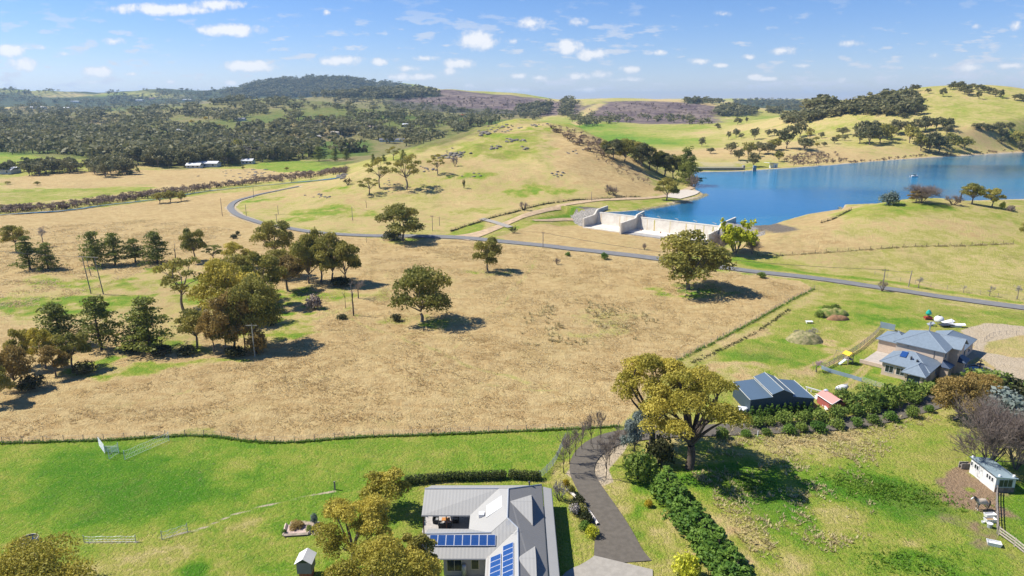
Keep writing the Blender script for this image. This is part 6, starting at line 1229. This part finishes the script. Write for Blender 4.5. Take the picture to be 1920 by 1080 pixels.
hp=[(811,433,405,'left of two poles at the hill foot above the round gum',1.5),(824,423,407,'right of two poles at the hill foot above the round gum',0),(661,413,389,'thin pole on the lower hill slope above the road',0),(417,405,373,'tall pole inside the road bend',0),(519,418,402,'short pole beside the road bend on the left',1.2),(522,402,386,'thin pole on the slope above the road bend',0),(476,371,352,'pole where the road leaves behind the hill',0),(1109,377,360,'thin pole above the sandy track',0),(462,405,384,'pole on the flat inside the road curve',0)]
hpp=[pole(u,v,t_,l,a,pole_m,0,.11) for (u,v,t_,l,a) in hp]
wirem=mat('power_cable',(.10,.10,.10),.6)
def wire(label,a,b_,sag=1.2,off=(0,),r=.022):
    a=np.array(a);b_=np.array(b_);w_=B();s_=np.linspace(0,1,18)
    for q in off: w_.tubep(a+(b_-a)*s_[:,None]-np.array([0,0,1])*(4*s_*(1-s_)*sag)[:,None]+np.array([q,0,0]),np.full(18,r),3)
    tag(w_.mk('power_line',wirem),label,'power line')
wire('power line from the corner pole over the lower left trees',p1_,(-95,112,6.),1.5,(-.9,.9));wire('power line between the two roadside poles',p2_,p3_,.4,(-.4,.4));wire('power line from the roadside pole to the pole near the road junction',p2_,p4_,2.5,(-.4,.4),.03)
wire('power line along the foot of the hill from the junction pole',p4_,hpp[0],1.2,(0,));wire('power line over the lower hill slope',hpp[0],hpp[2],1.2);wire('power line from the hill slope to the road bend',hpp[2],hpp[4],1.0);wire('power line leaving the twin poles to the left',a1,(-230,240,12),2,(-.6,0,.6))
# ---------------------------------------------------------------- spillway
cc=mat('spillway_concrete',(.68,.63,.53),.85,var=.10,vscale=.4,col2=(.56,.50,.41));ccd=mat('dark_old_concrete',(.36,.34,.31),.9,var=.15,vscale=.6)  # ccd: darker, greyer concrete for toe slab, brackets and old dam wall
t=cc.node_tree;pb=t.nodes['Principled BSDF']
sp=thing('spillway','pale concrete spillway with three stepped side walls at the lake edge','spillway',(CR[0][0],CR[0][1],0))
def S3(s_,d,z): return (CD[0]*s_+nrm[0]*d,CD[1]*s_+nrm[1]*d,z)      # s along the crest to the left, d downstream
c0=np.array(CR[0]);sm=float(np.dot(np.array(PXY(1201,404))-c0,CD));sm=float(np.dot(np.array(PZ(1204,404,5.4))-c0,CD));sl=float(np.dot(CRL-c0,CD))
def sbox(s0,s1,d0,d1,z0,z1,name,m=cc,par=sp):
    V=[S3(a,b,c) for a in (s0,s1) for b in (d0,d1) for c in (z0,z1)];return B().raw(V,[(0,1,3,2),(4,6,7,5),(0,4,5,1),(2,3,7,6),(0,2,6,4),(1,5,7,3)]).mk(name,m,par)
def crest(s0,s1):
    n=max(2,int(abs(s1-s0)/5.2))
    for i in range(n):
        a=s0+(s1-s0)*i/n+.002;b=s0+(s1-s0)*(i+1)/n-.002;V=[S3(a,-1.2,-2),S3(b,-1.2,-2),S3(b,-1.2,5.35),S3(a,-1.2,5.35),S3(a,-.2,5.4),S3(b,-.2,5.4),S3(b,1.4,-.3),S3(a,1.4,-.3)];B().raw(V,[(0,1,2,3),(3,2,5,4),(4,5,6,7),(7,6,1,0),(0,3,4,7),(1,6,5,2)]).mk('crest_block',cc,sp)
crest(.4,sm-.4);crest(sm+.4,sl-.4)
sbox(.4,sm-.4,1.2,9.5,-1.2,.05,'apron',mat('apron_concrete',(.66,.61,.52),.85,var=.1,vscale=.4));sbox(sm+.4,sl-.4,1.2,9.5,-1.2,.05,'apron',mat('apron_concrete_left',(.66,.61,.52),.85,var=.1,vscale=.4))
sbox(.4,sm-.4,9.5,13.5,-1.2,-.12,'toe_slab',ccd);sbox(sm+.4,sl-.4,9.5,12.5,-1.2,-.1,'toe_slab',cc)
def pier(s_,up,dn,lo,name='training_wall'):
    prof=[(dn,-1.2),(dn,lo-.2),(3.2,lo+.35),(2.2,lo+.6),(.9,lo+1.9),(.2,6.5),(-.8,6.7),(-up,7.3),(-up,-1.5)];V=[S3(s_-.38,d,z) for d,z in prof]+[S3(s_+.38,d,z) for d,z in prof];n=len(prof)
    B().raw(V,[tuple(range(n)),tuple(range(2*n-1,n-1,-1))]+[(i,n+i,n+(i+1)%n,(i+1)%n) for i in range(n)]).mk(name,cc,sp)
pier(0,15,12.5,4.0);pier(sm,5.5,15,4.6);pier(sl,9,11.5,4.0)
for i in range(5): q=2.5+(sm-4.5)*i/4.; B().bar(S3(q,-1.0,5.3),S3(q,-.6,6.0),.09,5).bar(S3(q-.1,-.7,6.05),S3(q+1.8,-1.2,6.3),.12,5).mk('crest_bracket',ccd,sp)
for i in range(4): q=6+(sm-10)*i/3.; sbox(q-.2,q+.2,3.8,4.2,.06,.6,'baffle_block',mat('rusty_block',(.30,.13,.06),.8))
# rock-fill banks at both ends
rk=mat('rip_rap_stone',(.24,.22,.19),.95,var=.4,vscale=1.5,bump=1,bscale=3)
def bank(label,s0,s1,ln):
    n=26;m_=10;V=[];sg_=1 if s1>s0 else -1
    for i in range(n):
        for j in range(m_):
            q=i/(n-1);s_=s0+(s1-s0)*q;dd_=-4+j/(m_-1)*14;top=6.3*(1-q**2*.55);z=top if dd_<-1 else top-(dd_+1)*.68
            w_=CR[0]+CD*s_+nrm*dd_;z=max(z,H1(*w_)-.4);V.append((w_[0],w_[1],z+.25*float(fbm(np.array([w_[0]]),np.array([w_[1]]),2,3)[0])))
    F=[(i*m_+j,(i+1)*m_+j,(i+1)*m_+j+1,i*m_+j+1) for i in range(n-1) for j in range(m_-1)];tag(mesh('rock_bank',V,F,rk,smooth=False),label,'rock bank')
bank('grey rock-fill bank right of the spillway behind the willow',-.5,-32,0);bank('grey rock-fill bank left of the spillway',sl+.5,sl+16,0)
# old dam wall, intake and pump house, boat
A=np.array(PZ(1303,319,LZ));Bq=np.array(PZ(1393,319,LZ));o=thing('dam_wall','long low grey dam wall with a walkway rail at the far left of the lake','dam wall',(A[0],A[1],LZ));d=Bq-A;L=np.linalg.norm(d);rz_=math.atan2(d[1],d[0]);o.rotation_euler[2]=rz_
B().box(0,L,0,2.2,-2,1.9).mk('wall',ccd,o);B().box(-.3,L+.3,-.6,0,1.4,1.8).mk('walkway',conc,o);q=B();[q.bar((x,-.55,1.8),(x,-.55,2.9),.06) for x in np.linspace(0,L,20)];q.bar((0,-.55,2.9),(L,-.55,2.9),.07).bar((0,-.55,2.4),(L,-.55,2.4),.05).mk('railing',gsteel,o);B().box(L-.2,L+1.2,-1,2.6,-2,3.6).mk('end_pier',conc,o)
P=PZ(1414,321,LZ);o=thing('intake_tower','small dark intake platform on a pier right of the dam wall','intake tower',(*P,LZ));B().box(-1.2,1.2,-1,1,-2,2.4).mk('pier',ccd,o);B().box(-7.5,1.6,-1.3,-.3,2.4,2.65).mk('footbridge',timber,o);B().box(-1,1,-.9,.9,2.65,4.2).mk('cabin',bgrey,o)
P=PZ(1450,314,LZ);o=thing('pump_house','small white pump house with a sloping flat roof on the far shore','pump house',(*P,LZ-.2),.5);wb=mat('bright_white_concrete',(.74,.73,.70),.7);B().box(-2.2,2.2,-2.2,2.2,-1,3.4).mk('wall',wb,o)
B().slab([(-8,-2.8,4.6),(2.8,-2.8,3.4),(2.8,2.8,3.4),(-8,2.8,4.6)],.35).mk('roof',wb,o);B().box(-.6,.6,-2.26,-2.2,.2,2.2).mk('door',ccd,o)
P=PZ(1714,331.5,LZ);o=thing('motor_boat','small white motor boat under way on the lake','boat',(*P,LZ),.15);V=[];nn=8
for i in range(nn):
    q=i/(nn-1);x=-2.8+5.6*q;wd=1.1*(1-max(0,q-.5)**2*3.6);V+=[(x,-wd,.75+.3*q),(x,-wd*.7,-.1),(x,0,-.2),(x,wd*.7,-.1),(x,wd,.75+.3*q)]
mesh('hull',V,[(i*5+j,i*5+j+1,(i+1)*5+j+1,(i+1)*5+j) for i in range(nn-1) for j in range(4)]+[(0,1,2,3,4)]+[(i*5,(i+1)*5,(i+1)*5+4,i*5+4) for i in range(nn-1)],white,o);B().box(-.4,.9,-.7,.7,.9,1.5).mk('windscreen',glass,o);B().box(-3.1,-2.8,-.2,.2,-.3,1.2).mk('outboard_motor',dkmetal,o)
w_=thing('dummy','','') if False else None
wk_=mat('wake_foam',(.55,.70,.78),.4);W0=np.array(PZ(1718,331,LZ));W1=np.array(PZ(1675,325,LZ));W2=np.array(PZ(1850,340,LZ))
# ---------------------------------------------------------------- boulders of the hill
rkm=mat('granite_boulder',(.30,.26,.20),1,0,.05,var=.35,vscale=1.6,bump=.7,bscale=4,col2=(.13,.125,.115));RK=[]
import bmesh
for k in range(5):
    bm_=bmesh.new();bmesh.ops.create_icosphere(bm_,subdivisions=2,radius=1);r_=random.Random(k)
    ax_=[(r_.gauss(0,1),r_.gauss(0,1),r_.gauss(0,1)) for _ in range(7)]
    for v in bm_.verts:
        for a in ax_:
            q=Vector(a).normalized();dd=v.co.dot(q)
            if dd>.72: v.co-=q*(dd-.72)
        v.co.z*=.7;v.co*=1+r_.uniform(-.05,.05)
    me=bpy.data.meshes.new('boulder_mesh');bm_.to_mesh(me);bm_.free();me.materials.append(rkm);RK.append(me)
rr_=random.Random(4);ci=0
for (u,v,du,dv,n,s_,lab) in ((850,290,26,10,34,1.15,'grey granite boulder of the long outcrop on the hill shoulder'),(940,240,34,7,34,1.05,'grey granite boulder near the crest of the hill'),(963,263,18,4,16,1.2,'grey granite boulder of the outcrop below the crest'),(985,278,12,3,8,1.2,'grey granite boulder of the small cluster right of the outcrop'),(930,277,14,4,10,1.3,'grey granite boulder between the two outcrops'),(905,250,20,6,14,1.3,'grey granite boulder left of the crest'),(1045,325,14,5,9,1.,'grey granite boulder of the lone cluster on the right slope'),(890,330,20,6,8,.8,'grey granite boulder on the open middle slope'),(800,318,14,8,12,.9,'grey granite boulder low on the left shoulder'),(840,295,30,6,16,1.3,'grey granite boulder above the lone hill gum'),(1075,285,20,6,8,.9,'grey granite boulder among scrub right of the crest'),(600,368,26,4,14,.8,'small granite boulder on the low left foot of the hill'),(1010,235,24,3,10,1.1,'grey granite boulder on the very crest'),(640,330,12,3,6,1.8,'pale boulder beside the creek at the hill foot'),(730,345,6,14,9,.7,'small stone of the rocky line down the hill')):
    for k in range(n):
        P=PX(rr_.gauss(u,du*.5),rr_.gauss(v,dv*.5))
        if P[1]>700: continue
        o=bpy.data.objects.new('boulder',RK[ci%5]);C.objects.link(o);o.location=P;q=s_*rr_.uniform(.45,1.25);o.scale=(q*1.4,q,q*.9);o.rotation_euler=(rr_.uniform(-.2,.2),rr_.uniform(-.2,.2),rr_.uniform(0,6));ci+=1;tag(o,lab,'boulder','boulders: '+lab[:40])
# rocks on the creek flat
for k in range(36):
    P=PX(rr_.gauss(470,38),rr_.gauss(326,4));o=bpy.data.objects.new('boulder',RK[k%5]);C.objects.link(o);o.location=P;q=rr_.uniform(.6,1.6);o.scale=(q*1.5,q,q*.7);o.rotation_euler=(0,0,k*1.3);tag(o,'dark low rock on the brown flat beyond the creek','boulder','rocks beyond the creek')
# ---------------------------------------------------------------- far houses
def farhouse(u,v,w,label,d=9,h=3,rcol=(.45,.46,.47),wcol=(.60,.57,.52),rz=0,name='house',cat='house',rh=1.8):
    P=PX(u,v,tmin=300);o=thing(name,label,cat,P,rz);B().box(-w/2,w/2,-d/2,d/2,-2.5,h).mk('wall',mat('far_wall',wcol,.8),o)
    B().slab([(-w/2-.5,-d/2-.6,h),(w/2+.5,-d/2-.6,h),(w/2+.5,0,h+rh),(-w/2-.5,0,h+rh)],.25).slab([(-w/2-.5,d/2+.6,h),(w/2+.5,d/2+.6,h),(w/2+.5,0.02,h+rh),(-w/2-.5,.02,h+rh)],.25).mk('roof',mat('far_roof',rcol,.6,.1),o)
    for i in range(3): x=-w/2+w*(i+.5)/3;B().box(x-.7,x+.7,-d/2-.05,-d/2+.02,.9,2.2).mk('window',glass,o)
for a in ((388,312,22,'white low building with a pale roof at the edge of the brown flat',9,3,(.62,.62,.62)),(365,315,12,'small white shed left of the white low building',6,2.6,(.68,.68,.66)),(466,307,10,'white house beside the green field right of the poplars',8,3,(.6,.6,.6)),(330,248,15,'white roofed house left of the poplars in the valley',9,3,(.60,.62,.64)),(345,250,14,'pale roofed house just right of the white roofed one',9,3,(.5,.47,.42)),(450,226,20,'dark house on the green lawn up the valley',9,3.2,(.22,.22,.24)),(120,205,40,'long white building far up the valley, right one of three',20,5,(.72,.72,.72)),(64,204,30,'long white building far up the valley, leftmost of three',18,5,(.62,.62,.62)),(78,204,24,'white building far up the valley, middle one of three',18,5,(.7,.7,.7)),(142,192,40,'pale roof far away on the left slope',20,5,(.66,.68,.7)),(262,190,40,'pale roof far away below the left skyline',20,6,(.68,.68,.68)),(352,189,40,'white roof far away left of the blue mountain',20,6,(.7,.7,.7)),(285,186,30,'pale building with red roof far away below the skyline',16,5,(.5,.25,.2)),(765,238,17,'white house in the trees behind the boulder hill',10,4,(.66,.66,.66)),(697,241,17,'pale brown house left of the white one behind the hill',10,3,(.42,.33,.29)),(616,233,14,'house with a faded red roof on the valley slope',9,3,(.42,.16,.13)),(632,252,16,'pale house beside the brown paddock in the valley',9,3,(.55,.50,.43)),(868,219,20,'bright red roofed shed in the trees behind the hill',10,4,(.55,.10,.06)),(6,325,20,'grey shed cut by the left edge of the photo',10,3,(.6,.6,.6)),(22,324,10,'white shed near the left edge of the photo',8,3,(.7,.7,.7)),(769,179,50,'white building on the bare ridge right of the mountain',20,6,(.7,.7,.7)),(532,232,16,'brown roofed house high in the valley',9,3,(.3,.2,.17)),(590,229,22,'long low house with a brown roof above the valley lawns',9,3,(.32,.22,.2))):
    farhouse(*a)
farhouse(736,266,34,'very long dark shed with a pale roof edge at the green fields',10,3,(.16,.16,.18),(.5,.5,.5),0,'long_shed','shed')
for i in range(14):
    u=360+i*24+((i*53)%17);v=[232,226,240,252,246,236,258,228,264,243,222,238,268,230][i];plant('wattle_tree','far%d'%(i%4),u,v,7,9,'small golden wattle tree in bloom in the valley','wattle','wattle','golden wattles of the valley',tmin=600)
for i,(u,v,h,w) in enumerate([(628,302,22,16),(598,302,26,24),(720,306,15,12),(700,305,16,10),(756,300,18,12),(650,300,20,18)]): plant('conifer','pine%d'%(i%5),u,v,h,w,['dark conifer at the foot of the valley fields','dark conifer beside the far green field'][i%2],'conifer','pine','conifers by the valley fields')
for i in range(13): plant('olive_tree','bush%d'%(i%3),640+i*3.9,286-(i%2)*4,8,6,'small dark tree in the orchard row on the far green field','tree','dark','orchard trees on the far field')
for i,(u,v,h,w) in enumerate([(240,326,9,9),(247,327,9,8),(258,323,11,8),(226,329,9,10),(70,347,7,11),(15,346,6,12),(448,292,30,26),(456,318,6,7),(538,320,7,8)]): plant('conifer' if i<4 else 'gum_tree',('conebush%d'%(i%2)) if i<4 else 'far%d'%(i%4),u,v,h,w,['small dark conifer beyond the creek, first of four','small dark conifer beyond the creek, second of four','small dark conifer beyond the creek, third of four','small dark conifer beyond the creek, fourth of four','dark low shrub on the creek flat','dark low shrub by the left edge on the creek flat','large round dark gum in front of the poplars','small shrub below the large round dark gum','small round tree on the brown flat below the green field'][i],'conifer' if i<4 else 'tree','pine' if i<4 else 'gum')
# ---------------------------------------------------------------- haze: the air between here and the far ranges
hm=bpy.data.materials.new('haze');hm.use_nodes=True;t=hm.node_tree;t.nodes.clear();pv=N(t,'ShaderNodeVolumePrincipled');pv.inputs['Density'].default_value=.00007;pv.inputs['Color'].default_value=(.50,.74,1,1);pv.inputs['Anisotropy'].default_value=.2
mo=N(t,'ShaderNodeOutputMaterial');t.links.new(pv.outputs[0],mo.inputs['Volume'])
x0,x1,y0,y1,z0,z1=-14000,14000,-200,16000,float(GZ.min())-1,float(max(GZ.max(),CAMH)+60)
V=[(x,y,z) for x in (x0,x1) for y in (y0,y1) for z in (z0,z1)]
hz=mesh('haze',V,[(0,1,3,2),(4,6,7,5),(0,4,5,1),(2,3,7,6),(0,2,6,4),(1,5,7,3)],hm);tag(hz,kind='stuff')
hz['label']='thin blue haze in front of the far ranges';hz['category']='haze'
sc.cycles.volume_step_rate=10;sc.cycles.volume_max_steps=32
